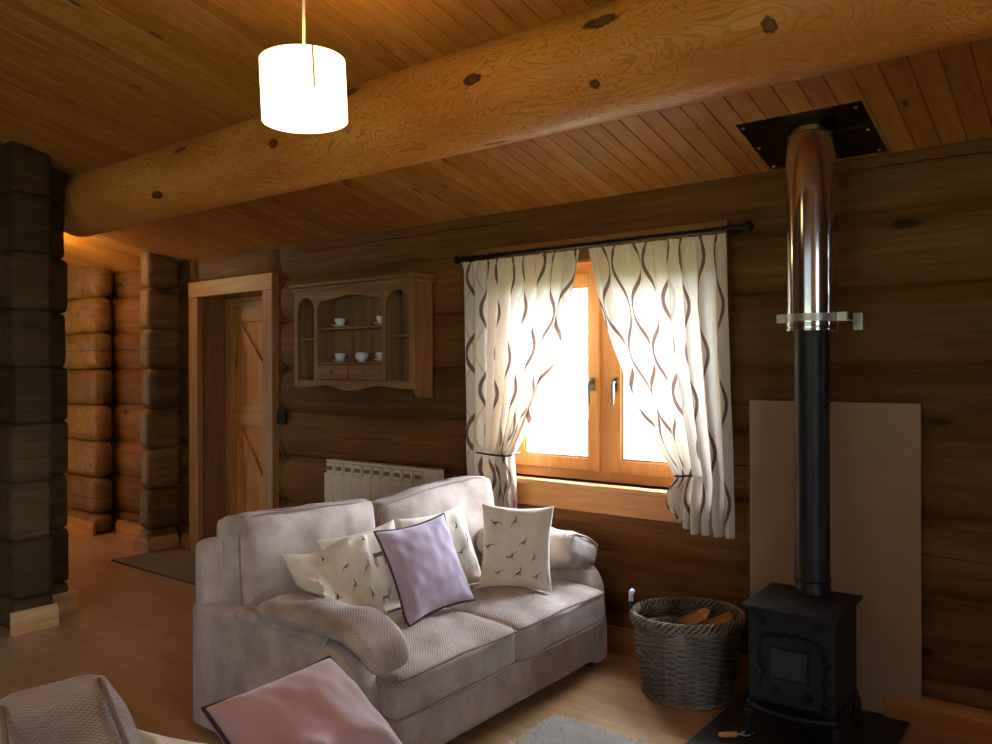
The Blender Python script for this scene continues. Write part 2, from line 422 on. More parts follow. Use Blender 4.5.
    def build(s, name, mat, parent=None, smooth=False, bevel=0, seg=2, sub=0, local=False, solid=0, auto=None, **tg):
        me = bpy.data.meshes.new(name)
        vs = s.v
        o = bpy.data.objects.new(name, me); col.objects.link(o)
        if parent is not None:
            p = parent; org = None
            while p is not None:
                if '_org' in p: org = Vector(p['_org']); break
                p = p.parent
            if org is not None and not local: vs = [v - org for v in vs]
            o.parent = parent
        me.from_pydata([tuple(v) for v in vs], [], s.f); me.update()
        bm = bmesh.new(); bm.from_mesh(me); bmesh.ops.recalc_face_normals(bm, faces=bm.faces[:]); bm.to_mesh(me); bm.free()
        me.materials.append(mat)
        if solid:
            m = o.modifiers.new('s', 'SOLIDIFY'); m.thickness = solid; m.offset = 0
        if bevel:
            m = o.modifiers.new('b', 'BEVEL'); m.width = bevel; m.segments = seg; m.limit_method = 'ANGLE'; m.angle_limit = R(40)
        if sub:
            m = o.modifiers.new('u', 'SUBSURF'); m.levels = sub; m.render_levels = sub
        if smooth:
            me.polygons.foreach_set('use_smooth', [True] * len(me.polygons))
            if auto:
                bm = bmesh.new(); bm.from_mesh(me)
                for e in bm.edges:
                    if len(e.link_faces) == 2 and e.calc_face_angle(0) > R(auto): e.smooth = False
                bm.to_mesh(me); bm.free()
        tag(o, tg.get('label'), tg.get('cat'), tg.get('group'), tg.get('kind'))
        return o
def top(name, mb, mat, org, label, cat, group=None, kind=None, **kw):
    """a thing that is one mesh: put its origin at org"""
    mb.v = [v - Vector(org) for v in mb.v]
    o = mb.build(name, mat, None, **kw); o.location = org
    return tag(o, label, cat, group, kind)
def copy_tree(o, parent=None):
    c = o.copy(); col.objects.link(c); c.parent = parent
    for ch in [x for x in bpy.data.objects if x.parent == o]: copy_tree(ch, c)
    return c

# ================================================================== the setting
WY = 3.54
T12 = math.tan(R(12))
def ceil_z(y): return 2.285 + (WY - y) * T12
XW, XE, YS = -8.2, 2.6, -2.6

def logprof(s, D):              # bulge of a log course, s in -1..1
    return D * (1 - abs(s) ** 3.2) - D
def logwall(name, p0, d, n, length, zmax, holes=(), ends=(), D=.055, mat=None, seed=0, step=.14):
    """stacked log courses: p0 start on the plane of the log faces, d along, n out of the wall"""
    p0, d, n = Vector(p0), Vector(d), Vector(n); mb = MB()
    xs = set([0, length]); t = 0
    while t < length: xs.add(round(t, 4)); t += step
    for h in holes: xs.update((h[0], h[1]))
    for e in ends: xs.update((e - .05, e - .02, e, e + .02, e + .05))
    xs = sorted(x for x in xs if 0 <= x <= length)
    zs = []
    c = 0
    while LOG0 + c * PITCH < max(zmax(0), zmax(length)) + PITCH:
        for s in (-1, -.93, -.8, -.55, -.2, .2, .55, .8, .93): zs.append((LOG0 + (c + (s + 1) / 2) * PITCH, s, c))
        c += 1
    hz = [h[2] for h in holes] + [h[3] for h in holes]
    rows = [(z, s, c) for z, s, c in zs if z > -.02]
    for z in hz:
        s = ((z - LOG0) / PITCH) % 1 * 2 - 1; rows.append((z, s, int((z - LOG0) // PITCH)))
    rows.sort()
    idx = {}; vs = []
    for i, x in enumerate(xs):
        zt = zmax(x)
        for j, (z, s, c) in enumerate(rows):
            ef = min([1] + [math.sqrt(max(0, min(1, abs(x - e) / .05))) for e in ends])
            b = logprof(s, D * (.75 + .5 * noise.noise(Vector((x * .5, c * 3.7, seed))))) if ef >= 1 else logprof(s, D) - (1 - ef) * .035
            zz = z
            inh = any(abs(z - q) < 1e-6 for q in hz) 
            if not inh: zz += noise.noise(Vector((x * .9, c * 1.3 + (1 if s > .5 else 0), seed + 9))) * .022 * (abs(s) if abs(s) > .5 else .3)
            b += noise.noise(Vector((x * 2.5, z * 5, seed))) * .006
            vs.append(p0 + d * x + n * b + Vector((0, 0, min(zz, zt + .02))))
            idx[i, j] = len(vs) - 1
    fs = []
    for i in range(len(xs) - 1):
        xm = (xs[i] + xs[i + 1]) / 2
        for j in range(len(rows) - 1):
            zm = (rows[j][0] + rows[j + 1][0]) / 2
            if zm > zmax(xm) + PITCH * .3: continue
            if any(h[0] < xm < h[1] and h[2] < zm < h[3] for h in holes): continue
            fs.append((idx[i, j], idx[i + 1, j], idx[i + 1, j + 1], idx[i, j + 1]))
    mb.raw(vs, fs)
    o = mb.build(name, mat or m_log, None, smooth=True, auto=50)
    tag(o, kind='structure')
    return o

DX0, DX1, DZ = -5.655, -4.83, 1.99          # door opening
WX0, WX1, WZ0, WZ1 = -2.71, -1.46, .83, 1.97   # window opening
logwall('wall_north', (XW, WY, 0), (1, 0, 0), (0, -1, 0), XE - XW, lambda x: 2.35,
        holes=[(DX0 - XW, DX1 - XW, -.05, DZ), (WX0 - XW, WX1 - XW, WZ0, WZ1)], ends=[DX0 - .08 - XW, -4.70 - XW])
logwall('wall_east', (XE, WY, 0), (0, -1, 0), (-1, 0, 0), WY - YS, lambda x: ceil_z(WY - x), mat=m_logend, seed=4, holes=[(3.74, 5.14, .9, 2.1)])
logwall('wall_south', (XW, YS, 0), (1, 0, 0), (0, 1, 0), XE - XW, lambda x: ceil_z(YS), seed=5, holes=[(5.6, 8.6, .05, 2.15)])
logwall('wall_west', (-6.6, 1.81, 0), (0, -1, 0), (1, 0, 0), 1.81 - YS, lambda x: ceil_z(1.81 - x), mat=m_logend, seed=6)
logwall('wall_hall_end', (XW, WY, 0), (0, -1, 0), (1, 0, 0), 1.7, lambda x: ceil_z(WY - x), mat=m_logend, seed=7)

def logstack(name, x0, x1, y0, y1, zt, mat, r=.05, jit=.008, seed=0):
    """crossing-log stack: rounded log ends one above another"""
    rnd = random.Random(seed); mb = MB(); c = 0
    while LOG0 + c * PITCH < zt:
        za, zb = LOG0 + c * PITCH, LOG0 + (c + 1) * PITCH
        if c == 0: za = .0
        top_ = min(zb, zt)
        j = [rnd.uniform(-jit, jit) for _ in range(4)]
        hx, hy, hz = (x1 - x0) / 2, (y1 - y0) / 2, (top_ - za) / 2 + .002
        if hz > .02:
            mb.rbox(((x0 + x1) / 2 + j[0], (y0 + y1) / 2 + j[1], (za + top_) / 2), (hx + j[2] * .5, hy + j[3] * .5, hz), min(r, hz * .8), n=6, wr=.006, wf=5, seed=seed + c)
        c += 1
    o = mb.build(name, mat, None, smooth=True); tag(o, kind='structure'); return o
# log partition beside the sofa: ends of its logs, and the crossing logs that carry the beam
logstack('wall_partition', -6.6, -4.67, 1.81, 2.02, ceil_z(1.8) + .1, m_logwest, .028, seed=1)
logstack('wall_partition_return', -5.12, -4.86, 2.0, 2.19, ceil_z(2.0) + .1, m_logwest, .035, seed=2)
logstack('wall_hall_partition', -8.0, -6.94, 3.34, 3.52, ceil_z(3.3) + .05, m_logend, .07, seed=3)
logstack('wall_stub', -6.10, -5.93, 3.27, 3.56, ceil_z(3.2) + .05, m_logend, .05, seed=4)

# floor
mb = MB(); mb.box((XW - .1, YS - .1, -.05), (XE + .1, WY + .3, 0))
o = mb.build('floor', m_floor); tag(o, kind='structure')
# ceiling: tongued boards running up the slope, a real V groove between boards
mb = MB(); w = .0885; x = math.floor(XW / w) * w; i = 0
vs = []; fs = []
ya, yb = WY + .25, YS - .2
while x < XE + .1:
    for (dx, dz) in ((0, .006), (.003, 0), (w - .003, 0), (w, .006)):
        for y in (ya, yb): vs.append((x + dx, y, ceil_z(y) + dz))
    b = len(vs) - 8
    for k in range(3): fs.append((b + 2 * k, b + 2 * k + 2, b + 2 * k + 3, b + 2 * k + 1))
    x += w
mb.raw(vs, fs)
mb.raw([(XW - .1, ya, ceil_z(ya) + .03), (XE + .2, ya, ceil_z(ya) + .03), (XE + .2, yb, ceil_z(yb) + .03), (XW - .1, yb, ceil_z(yb) + .03)], [(0, 1, 2, 3)])
o = mb.build('ceiling', m_ceil); tag(o, kind='structure')
# the round log beam under the ceiling
mb = MB(); vs = []
K = 40; NX = 60
for i in range(NX + 1):
    x = -5.1 + (XE + .1 + 5.1) * i / NX
    for j in range(K):
        a = 2 * PI * j / K
        r = .185 * (1 + .012 * noise.noise(Vector((x * 1.3, math.cos(a) * 1.5, math.sin(a) * 1.5))))
        vs.append((x, 2.35 + r * math.cos(a), 2.433 + r * math.sin(a)))
fs = [(i * K + j, i * K + (j + 1) % K, (i + 1) * K + (j + 1) % K, (i + 1) * K + j) for i in range(NX) for j in range(K)]
fs += [tuple(range(K)), tuple(NX * K + j for j in range(K))]
mb.raw(vs, fs); o = mb.build('ceiling_beam', m_beam, smooth=True, auto=60); tag(o, kind='structure')

# skirting boards
def skirt(name, a, b, axis, face, t=.022, h=.125, mat=None):
    """moulded board; axis the way it runs, face the coordinate of its back, sign of t its side"""
    s = 1 if t > 0 else -1; t = abs(t)
    pr = [(0, 0), (t, 0), (t, h * .70), (t * .8, h * .76), (t * .8, h * .82), (t * .45, h * .9), (t * .45, h * .96), (t * .2, h), (0, h)]
    mb = MB(); pts = [(face + s * p, q) for p, q in pr]
    mb.prism(pts, None, a, b, 'x' if axis == 'x' else 'y')
    o = mb.build(name, mat or m_trim); tag(o, kind='structure'); return o
skirt('baseboard_north', -.73, XE, 'x', 3.502, -.024, .125)
skirt('baseboard_north_west', -4.74, -1.30, 'x', 3.535, -.024, .125)
skirt('baseboard_hall', -6.9, -6.12, 'x', 3.52, -.03, .12)
skirt('baseboard_hall_stub', -6.12, -5.91, 'x', 3.262, -.024, .12)
skirt('baseboard_hall_stub_side', 3.24, 3.5, 'y', -5.925, .024, .12, m_trimy)
skirt('baseboard_hall_door', -5.89, -5.78, 'x', 3.53, -.024, .12)
skirt('baseboard_hall_partition', -8.0, -6.92, 'x', 3.33, -.024, .12)
skirt('baseboard_partition', 1.79, 2.03, 'y', -4.665, .024, .12, m_trimy)
skirt('baseboard_partition_return', 2.03, 2.215, 'y', -4.855, .024, .12, m_trimy)

# ------------------------------------------------------------------ window
WYG = 3.65
wr = thing('window_1', (-2.085, WYG, 1.4), kind='structure')
mb = MB()                                                  # lining of the opening
mb.box((WX0 - .03, WY - .02, WZ0 - .02), (WX0, 3.76, WZ1 + .02)); mb.box((WX1, WY - .02, WZ0 - .02), (WX1 + .03, 3.76, WZ1 + .02))
mb.box((WX0 - .03, WY - .02, WZ1), (WX1 + .03, 3.76, WZ1 + .03)); mb.box((WX0 - .03, WY, WZ0 - .03), (WX1 + .03, 3.76, WZ0))
mb.build('lining', m_casing, wr)
mb = MB()                                                  # fixed frame with mullion
mb.box((WX0, WYG - .02, WZ0), (WX0 + .05, WYG + .05, WZ1)); mb.box((WX1 - .05, WYG - .02, WZ0), (WX1, WYG + .05, WZ1))
mb.box((-2.115, WYG - .02, WZ0), (-2.055, WYG + .05, WZ1))
mb.build('frame', m_casingz, wr, bevel=.004)
mb = MB(); mb.box((WX0 + .05, WYG - .019, WZ0), (WX1 - .05, WYG + .05, WZ0 + .05)); mb.box((WX0 + .05, WYG - .019, WZ1 - .05), (WX1 - .05, WYG + .05, WZ1))
mb.build('frame_rail', m_casing, wr, bevel=.004)
for (xa, xb, hx) in ((WX0 + .05, -2.115, -2.155), (-2.055, WX1 - .05, -2.015)):
    sw = .065
    mb = MB(); y0, y1 = WYG - .035, WYG + .03
    mb.box((xa, y0, WZ0 + .05), (xa + sw, y1, WZ1 - .05)); mb.box((xb - sw, y0, WZ0 + .05), (xb, y1, WZ1 - .05))
    mb.box((xa + sw, y0, WZ0 + .05), (xb - sw, y1, WZ0 + .05 + sw)); mb.box((xa + sw, y0, WZ1 - .05 - sw), (xb - sw, y1, WZ1 - .05))
    sash = mb.build('sash', m_casingz, wr, bevel=.004)
    mb = MB()
    for (a, b, c, d) in ((xa + sw, xa + sw + .012, WZ0 + .115, WZ1 - .115), (xb - sw - .012, xb - sw, WZ0 + .115, WZ1 - .115)):
        mb.box((a, y0 + .008, c), (b, y1 - .01, d))
    mb.box((xa + sw + .012, y0 + .008, WZ0 + .115), (xb - sw - .012, y1 - .01, WZ0 + .127)); mb.box((xa + sw + .012, y0 + .008, WZ1 - .127), (xb - sw - .012, y1 - .01, WZ1 - .115))
    mb.build('glazing_bead', m_casingz, sash)
    mb = MB(); mb.box((xa + sw, WYG - .003, WZ0 + .05 + sw), (xb - sw, WYG + .003, WZ1 - .05 - sw)); mb.build('pane', m_pane, sash)
    mb = MB(); mb.box((hx - .012, y0 - .008, 1.30), (hx + .012, y0, 1.37))
    mb.tube([(hx, y0 - .006, 1.345), (hx, y0 - .035, 1.345), (hx + .002, y0 - .042, 1.33), (hx + .002, y0 - .042, 1.27), (hx, y0 - .036, 1.235)], [.007, .007, .009, .008, .006], 8)
    mb.build('handle', m_bronze, sash, smooth=True, auto=40, label='satin metal window handle')
mb = MB()                                                  # architrave boards on the wall, sill and apron
mb.box((WX0 - .15, WY - .03, .66), (WX0 - .03, WY + .03, WZ1 + .12)); mb.box((WX1 - .04 + .0, WY - .03, .66), (WX1 + .075, WY + .03, WZ1 + .12))
mb.build('architrave_upright', m_shadepinez, wr, bevel=.003)
mb = MB(); mb.box((WX0 - .03, WY - .029, WZ1), (WX1 - .04, WY + .03, WZ1 + .12)); mb.build('architrave', m_shadepine, wr, bevel=.003)
mb = MB(); mb.box((WX0 - .06, WY - .065, WZ0 - .028), (WX1 + .0, WYG - .02, WZ0)); mb.build('sill', m_casing, wr, bevel=.006)
mb = MB(); mb.box((WX0 - .03, WY - .028, .685), (WX1 - .04, WY + .03, WZ0 - .028)); mb.build('apron', m_casing, wr, bevel=.003)

# unseen rear and side windows, added as daylight fill for the near end
def plainwin(name, lo, hi, ax, org):
    w = thing(name, org, kind='structure'); mb = MB(); t = .07
    (a0, z0), (a1, z1) = lo, hi; f = org[1] if ax == 'x' else org[0]
    def bx(p, q, r, s_, d=.03):
        if ax == 'x': mb.box((p, f - d, r), (q, f + d, s_))
        else: mb.box((f - d, p, r), (f + d, q, s_))
    bx(a0, a0 + t, z0, z1); bx(a1 - t, a1, z0, z1); bx(a0 + t, a1 - t, z0, z0 + t); bx(a0 + t, a1 - t, z1 - t, z1)
    am = (a0 + a1) / 2; bx(am - t / 2, am + t / 2, z0 + t, z1 - t)
    mb.build('frame', m_casingz, w, bevel=.004)
    mb = MB()
    if ax == 'x': mb.box((a0 + t, f - .003, z0 + t), (a1 - t, f + .003, z1 - t))
    else: mb.box((f - .003, a0 + t, z0 + t), (f + .003, a1 - t, z1 - t))
    mb.build('pane', m_pane, w)
plainwin('fill_window_2', (-2.6, .05), (.4, 2.15), 'x', (-1.1, YS - .05, 1.1))
plainwin('fill_window_3', (-1.6, .9), (-.2, 2.1), 'y', (XE + .05, -.9, 1.5))

# ------------------------------------------------------------------ door
dr = thing('door_1', ((DX0 + DX1) / 2, WY, 0), kind='structure')
mb = MB()
mb.box((-5.775, WY - .03, 0), (DX0, WY + .03, DZ)); mb.box((-4.83, WY - .03, 0), (-4.712, WY + .03, DZ))
mb.build('architrave_upright', m_trimz, dr, bevel=.004)
mb = MB(); mb.box((-5.775, WY - .032, DZ), (-4.712, WY + .03, 2.11)); mb.build('architrave', m_trim, dr, bevel=.004)
mb = MB(); mb.box((DX0 - .02, WY + .02, 0), (DX0, 3.86, DZ)); mb.box((DX1, WY + .02, 0), (DX1 + .02, 3.86, DZ)); mb.box((DX0, WY + .02, DZ), (DX1, 3.86, DZ + .02))
mb.build('lining', m_shadepinez, dr)  # the deep reveal's shade is put into this darker pine
mb = MB(); mb.box((DX0, 3.765, 0), (DX0 + .03, 3.80, DZ)); mb.box((DX0 + .03, 3.765, DZ - .03), (DX1, 3.80, DZ)); mb.build('stop', m_trimz, dr)
DY = 3.80
mb = MB(); n = 7; ww = (DX1 - DX0) / n
for i in range(n): mb.box((DX0 + i * ww + .0015, DY, .001), (DX0 + (i + 1) * ww - .0015, DY + .02, DZ + .01))
leaf = mb.build('leaf', m_door, dr, bevel=.003)
mb = MB(); mb.box((DX0 + .03, DY - .024, .01), (DX0 + .075, DY, DZ - .03)); mb.box((DX1 - .09, DY - .024, .01), (DX1, DY, DZ - .03)); mb.build('stile', m_door, leaf, bevel=.003)
mb = MB()
for (a, b) in ((.02, .20), (.98, 1.14), (DZ - .19, DZ - .03)): mb.box((DX0 + .075, DY - .023, a), (DX1 - .09, DY, b))
mb.build('rail', m_trim, leaf, bevel=.003)
mb = MB()
for (za, zb) in ((.20, .98), (1.14, DZ - .19)):
    ax_, bx_ = DX0 + .075, DX1 - .09
    mb.prism([(ax_, zb), (ax_ + .10, zb), (bx_, za + .02), (bx_, za), (bx_ - .10, za), (ax_, zb - .02)], None, DY - .0225, DY, 'y')
mb.build('brace', m_door, leaf, bevel=.003)
mb = MB(); mb.tube([(DX1 - .05, DY - .02, 1.06), (DX1 - .05, DY - .06, 1.06), (DX1 - .14, DY - .06, 1.055)], .008, 8); mb.build('handle', m_black, leaf, smooth=True)

# ground outside
mb = MB(); mb.box((-22, 3.95, -.5), (18, 26, -.4)); mb.box((-22, -22, -.5), (18, YS - .3, -.4))
o = mb.build('ground_outside', m_gravel); tag(o, kind='structure')

# ================================================================== lamp
LX, LY = -1.925, 1.411
lx = -.611 * 2.3 + .791 * (-.5545); ly = .791 * 2.3 + .611 * (-.5545)
LX, LY, LZ = lx + .004, ly + .002, 2.208
lamp = thing('pendant_lamp', (LX, LY, LZ), 'white drum pendant lamp glowing warm under the boarded ceiling', 'lamp')
mb = MB(); K = 64; r0 = .121
tilt = Matrix.Rotation(R(2.5), 4, Vector((.611, -.791, 0)))
vs = []; hh = .086
for z in (-hh, hh):
    for rr_ in (r0, r0 - .002):
        for j in range(K): a = 2 * PI * j / K; vs.append(Vector((LX, LY, LZ)) + tilt @ Vector((rr_ * math.cos(a), rr_ * math.sin(a), z)))
fs = []
for j in range(K):
    k = (j + 1) % K
    fs += [(j, k, 2 * K + k, 2 * K + j), (K + k, K + j, 3 * K + j, 3 * K + k), (j, K + j, K + k, k), (2 * K + j, 2 * K + k, 3 * K + k, 3 * K + j)]
mb.raw(vs, fs); shade = mb.build('shade', m_shade, lamp, smooth=True, auto=50)
mb = MB(); aa = math.atan2(-LY, -LX) + .22
vs = []
for z in (-hh * .35, hh - .001):
    for da in (-.02, .02):
        vs.append(Vector((LX, LY, LZ)) + tilt @ Vector(((r0 + .0012) * math.cos(aa + da), (r0 + .0012) * math.sin(aa + da), z)))
mb.raw(vs, [(0, 1, 3, 2)]); mb.build('streak', m_streak, shade, solid=.0008, label='thin yellow seam on the shade')  # narrow yellow streak laid over the outside of the drum
mb = MB(); mb.tube([(LX, LY, LZ + .05), (LX, LY, ceil_z(LY) - .02)], .0045, 8); mb.build('cord', m_cordw, lamp, smooth=True)
mb = MB(); mb.lathe([(.0, ceil_z(LY) - .035), (.045, ceil_z(LY) - .03), (.05, ceil_z(LY) + .01)], (LX, LY, 0), 24); mb.build('ceiling_rose', m_cordw, lamp, smooth=True)
mb = MB(); mb.lathe([(.0, .03), (.018, .03), (.018, .085), (.006, .09), (.0, .09)], (LX, LY, LZ), 20); hd = mb.build('lamp_holder', m_cordw, lamp, smooth=True, auto=40)
mb = MB()
for k in range(3):
    a = k * 2 * PI / 3; mb.tube([(LX + .015 * math.cos(a), LY + .015 * math.sin(a), LZ + .06), (LX + .119 * math.cos(a), LY + .119 * math.sin(a), LZ + .082)], .0018, 6)
mb.build('spider', m_cordw, lamp)
mb = MB(); mb.lathe([(0, -.055), (.018, -.05), (.028, -.035), (.03, -.018), (.024, .005), (.014, .025), (.012, .03), (0, .03)], (LX, LY, LZ), 20)
mb.build('bulb', m_bulb, lamp, smooth=True)

# ================================================================== sofa
def make_sofa(M, label, pads=True):
    root = thing('sofa', M=M, label=label, cat='sofa')
    # local frame: x front, y along, origin at floor centre;  sofa depth 0.96, length 1.58
    hx, hy = .485, .81
    def pt(name, mb, mat, **kw): return mb.build(name, mat, kw.pop('parent', root), local=True, **kw)
    mb = MB(); mb.rbox((0.005, 0, .155), (hx - .03, hy - .11, .115), .02, n=14, wr=.004, wf=5, seed=1); pt('base', mb, m_chen, smooth=True)
    for sx in (-1, 1):
        for sy in (-1, 1):
            mb = MB(); mb.lathe([(.022, .0), (.03, .05)], (sx * (hx - .08), sy * (hy - .08), 0), 12); pt('foot', mb, m_black)
    # arms: flat top running to a rounded front
    for sy in (-1, 1):
        y0, y1 = (sy * hy, sy * (hy - .125))
        if y0 > y1: y0, y1 = y1, y0
        out = [(-hx + .0, .035), (-hx, .49)]
        for k in range(0, 10):
            t = k / 9; out.append((-hx + .01 + (hx * 2 - .26) * t, .498 + .012 * math.sin(t * PI)))
        for k in range(1, 11):
            a = PI / 2 * (1 - k / 10); out.append((hx - .20 + .17 * math.cos(a) + .015 * (1 - k / 10), .33 + .168 * math.sin(a)))
        out += [(hx - .015, .2), (hx - .015, .035)]
        bm = bmesh.new(); mb = MB(); n = len(out)
        # layers across the thickness give soft rounded edges
        lay = [(0, .022), (.006, .008), (.02, 0), (.5, -.006), (.98 - .0, 0), (.994, .008), (1, .022)]
        cx, cz = 0, .26; vs = []
        for (t, ins) in [(0, .03), (.05, .012), (.16, .002), (.35, -.003), (.65, -.003), (.84, .002), (.95, .012), (1, .03)]:
            for (px, pz) in out:
                dx, dz = px - cx, pz - cz; l = math.hypot(dx, dz)
                vs.append((px - dx / l * ins, y0 + (y1 - y0) * t + noise.noise(Vector((px * 4, pz * 4, sy))) * .004, pz - dz / l * ins * (1 if pz > .1 else .0)))
        L = 8
        fs = [(i * n + j, i * n + (j + 1) % n, (i + 1) * n + (j + 1) % n, (i + 1) * n + j) for i in range(L - 1) for j in range(n)]
        fs += [tuple(range(n)), tuple((L - 1) * n + j for j in range(n))]
        mb.raw(vs, fs); pt('arm', mb, m_chen, smooth=True, auto=55); bm.free()
    # back frame
    mb = MB(); mb.rbox((-hx + .045, 0, .40), (.055, hy - .012, .345), .04, n=14, wr=.003, seed=3); pt('back_frame', mb, m_chen, smooth=True)
    # seat cushions
    for k, sy in enumerate((-1, 1)):
        cyy = sy * .3445; hyy = .342
        cx, hxx = .12, .40
        def drape(q, sy=sy):
            # front edge sags a little, wrinkles run along x
            q.z += -.014 * max(0, (q.x / .4)) ** 3 + .006 * math.sin(q.y * 26 + q.x * 7 + sy) * max(0, 1 - (q.y / .33) ** 2) * (1 if q.z > 0 else .2)
            return q
        mb = MB(); mb.rbox((cx, cyy, .325), (hxx, hyy, .078), .028, n=26, puff=(.012, .004, .028), wr=.005, wf=5, seed=5 + k, fn=drape)
        cu = pt('seat_cushion', mb, m_weave, smooth=True)
        for zt in (.064, -.062):
            pts = []
            for (qx, qy, m_) in ([(-1 + 2 * t / 14, -1, 0) for t in range(15)] + [(1, -1 + 2 * t / 14, 0) for t in range(15)] + [(1 - 2 * t / 14, 1, 0) for t in range(15)] + [(-1, 1 - 2 * t / 14, 0) for t in range(15)]):
                ax = abs(qx) > .93 and abs(qy) > .93
                f = .985 if ax else 1.0
                pts.append((cx + qx * (hxx + .001 + .008 * (1 - qy * qy)) * f, cyy + qy * (hyy - .001 + .006 * (1 - qx * qx)) * f, .325 + zt + (.012 if zt > 0 else 0) * (1 - abs(qx * qy)) - .014 * max(0, qx) ** 3))
            mb = MB(); mb.tube(pts, .0045, 6, closed=True); pt('piping', mb, m_pipe, parent=cu, smooth=True)
    # back cushions, leaning back a little
    for k, sy in enumerate((-1, 1)):
        Mc = Matrix.Translation((-.345 + .055 * k, sy * .372 + .02 * k, .607 - .004 * k)) @ Matrix.Rotation(R(-7 * k), 4, 'Z') @ Matrix.Rotation(R(-6), 4, 'Y') @ Matrix.Rotation(R(-1.5 if k == 0 else 2.5), 4, 'X')
        def slump(q, k=k):
            e = (q.y / .34)
            q.z += (.02 if k else .0) * e - .014 * (1 - e * e) * max(0, q.z / .22) * (0 if k else 1) + .008 * noise.noise(Vector((q.y * 7, 0, k * 5)))
            return q
        hb = (.095, .352 + .012 * k, .215)
        mb = MB(); mb.rbox((0, 0, 0), hb, .035, n=24, puff=(.035, .012, .02), wr=.009, wf=4.5, seed=11 + k, M=Mc, fn=slump)
        cu = pt('back_cushion', mb, m_weave, smooth=True)
        for sx in (1, -1):
            pts = []
            for i in range(56):
                a = 2 * PI * i / 56; cc, ss = math.cos(a), math.sin(a)
                e = .28
                qy = math.copysign(abs(cc) ** e, cc); qz = math.copysign(abs(ss) ** e, ss)
                q = Vector((sx * .075, qy * (hb[1] + .003), qz * (hb[2] + .002 + .012 * (1 - qy * qy))))
                pts.append(Mc @ slump(q))
            mb = MB(); mb.tube(pts, .0045, 6, closed=True); pt('piping', mb, m_pipe, parent=cu, smooth=True)
    if pads:
        # loose arm caps: near one slides down the rounded front, far one sits plump
        def capn(q):
            x = q.x + .0
            q.z += -.9 * max(0, x - .10) ** 2 * 3.0 - .010 * (x + .3)
            q.z += .012 * noise.noise(Vector((x * 6, q.y * 8, 2)))
            q.y += .012 * math.sin(x * 6)
            return q
        Mp = Matrix.Translation((.235, -.71, .548))
        mb = MB(); mb.rbox((0, 0, 0), (.285, .095, .03), .026, n=20, puff=(.015, .012, .022), wr=.007, wf=7, seed=21, M=Mp, fn=capn)
        cp = pt('arm_cap', mb, m_weave, smooth=True)
        mb = MB(); vs = []; N = 26
        for i in range(N + 1):
            x = -.42 + .50 * i / N; xx = .235 + x
            for j, (dy, dz) in enumerate(((-.05, .0), (-.085, -.006), (-.104, -.03 - .006 * math.sin(i * .5)))):
                q = capn(Vector((x, 0, 0))); 
                vs.append((xx, -.71 + dy, .523 + min(0, q.z) * .6 + dz))
        mb.raw(vs, [(i * 3 + j, (i + 1) * 3 + j, (i + 1) * 3 + j + 1, i * 3 + j + 1) for i in range(N) for j in range(2)])
        pt('flap', mb, m_weave, parent=cp, smooth=True, solid=.008)
        def capf(q):
            e = q.x / .27
            q.z += .02 * e - .012 * noise.noise(Vector((q.x * 8, q.y * 9, 7)))
            return q
        Mp = Matrix.Translation((.14, .665, .54)) @ Matrix.Rotation(R(-22), 4, 'X')
        mb = MB(); mb.rbox((0, 0, 0), (.28, .13, .062), .035, n=20, puff=(.0, .02, .035), wr=.008, wf=7, seed=23, M=Mp, fn=capf)
        cp = pt('arm_cap', mb, m_weave, smooth=True)
        pts = [Mp @ capf(Vector((.27 * (1 if i < 2 else 1), y, z))) for i, (y, z) in enumerate([(-.112, -.04), (-.118, 0), (-.112, .05), (-.06, .06), (0, .065), (.06, .06), (.112, .05), (.118, 0), (.112, -.04), (0, -.05)])]
        mb = MB(); mb.tube(pts, .006, 6, closed=True); pt('piping', mb, m_pipe, parent=cp, smooth=True)
    return root
SX, SY = -2.39, 2.56
make_sofa(Matrix.Translation((SX, SY, 0)), 'mauve-beige two-seat sofa piled with scatter cushions, below the window')
ang = R(90 - 11.5)
# the second sofa: its back cushion corner shows at the frame edge
c2 = Vector((-.735, .765, 0))
make_sofa(Matrix.Translation(c2) @ Matrix.Rotation(ang, 4, 'Z'), 'beige woven sofa of which only a back cushion corner shows, by the bare floor', pads=False)

# ================================================================== scatter cushions
def frame_from(normal, roll=0, up=(0, 0, 1)):
    n = Vector(normal).normalized(); y = -n
    z = Vector(up); z = (z - y * z.dot(y)).normalized(); x = y.cross(z).normalized()
    M = Matrix((x, y, z)).transposed().to_4x4()
    return M @ Matrix.Rotation(R(roll), 4, 'Y')
def pil_y(u, v, t, seed, sag):
    b = max(0, (1 - u * u)) * max(0, (1 - v * v))
    y = t / 2 * b ** .40 
    y += (noise.noise(Vector((u * 1.7, v * 1.7, seed))) * .012 + noise.noise(Vector((u * 4.5, v * 4.5, seed + 5))) * .006) * min(1, b * 6)
    # radiating pinches at the corners
    cr = abs(u * v)
    y += .006 * math.sin(math.atan2(v, u) * 14 + seed) * cr * min(1, b * 8)
    return y
def pil_xz(u, v, w, h, p):
    return w / 2 * u * (1 - p * (1 - v * v) * u * u), h / 2 * v * (1 - p * (1 - u * u) * v * v)
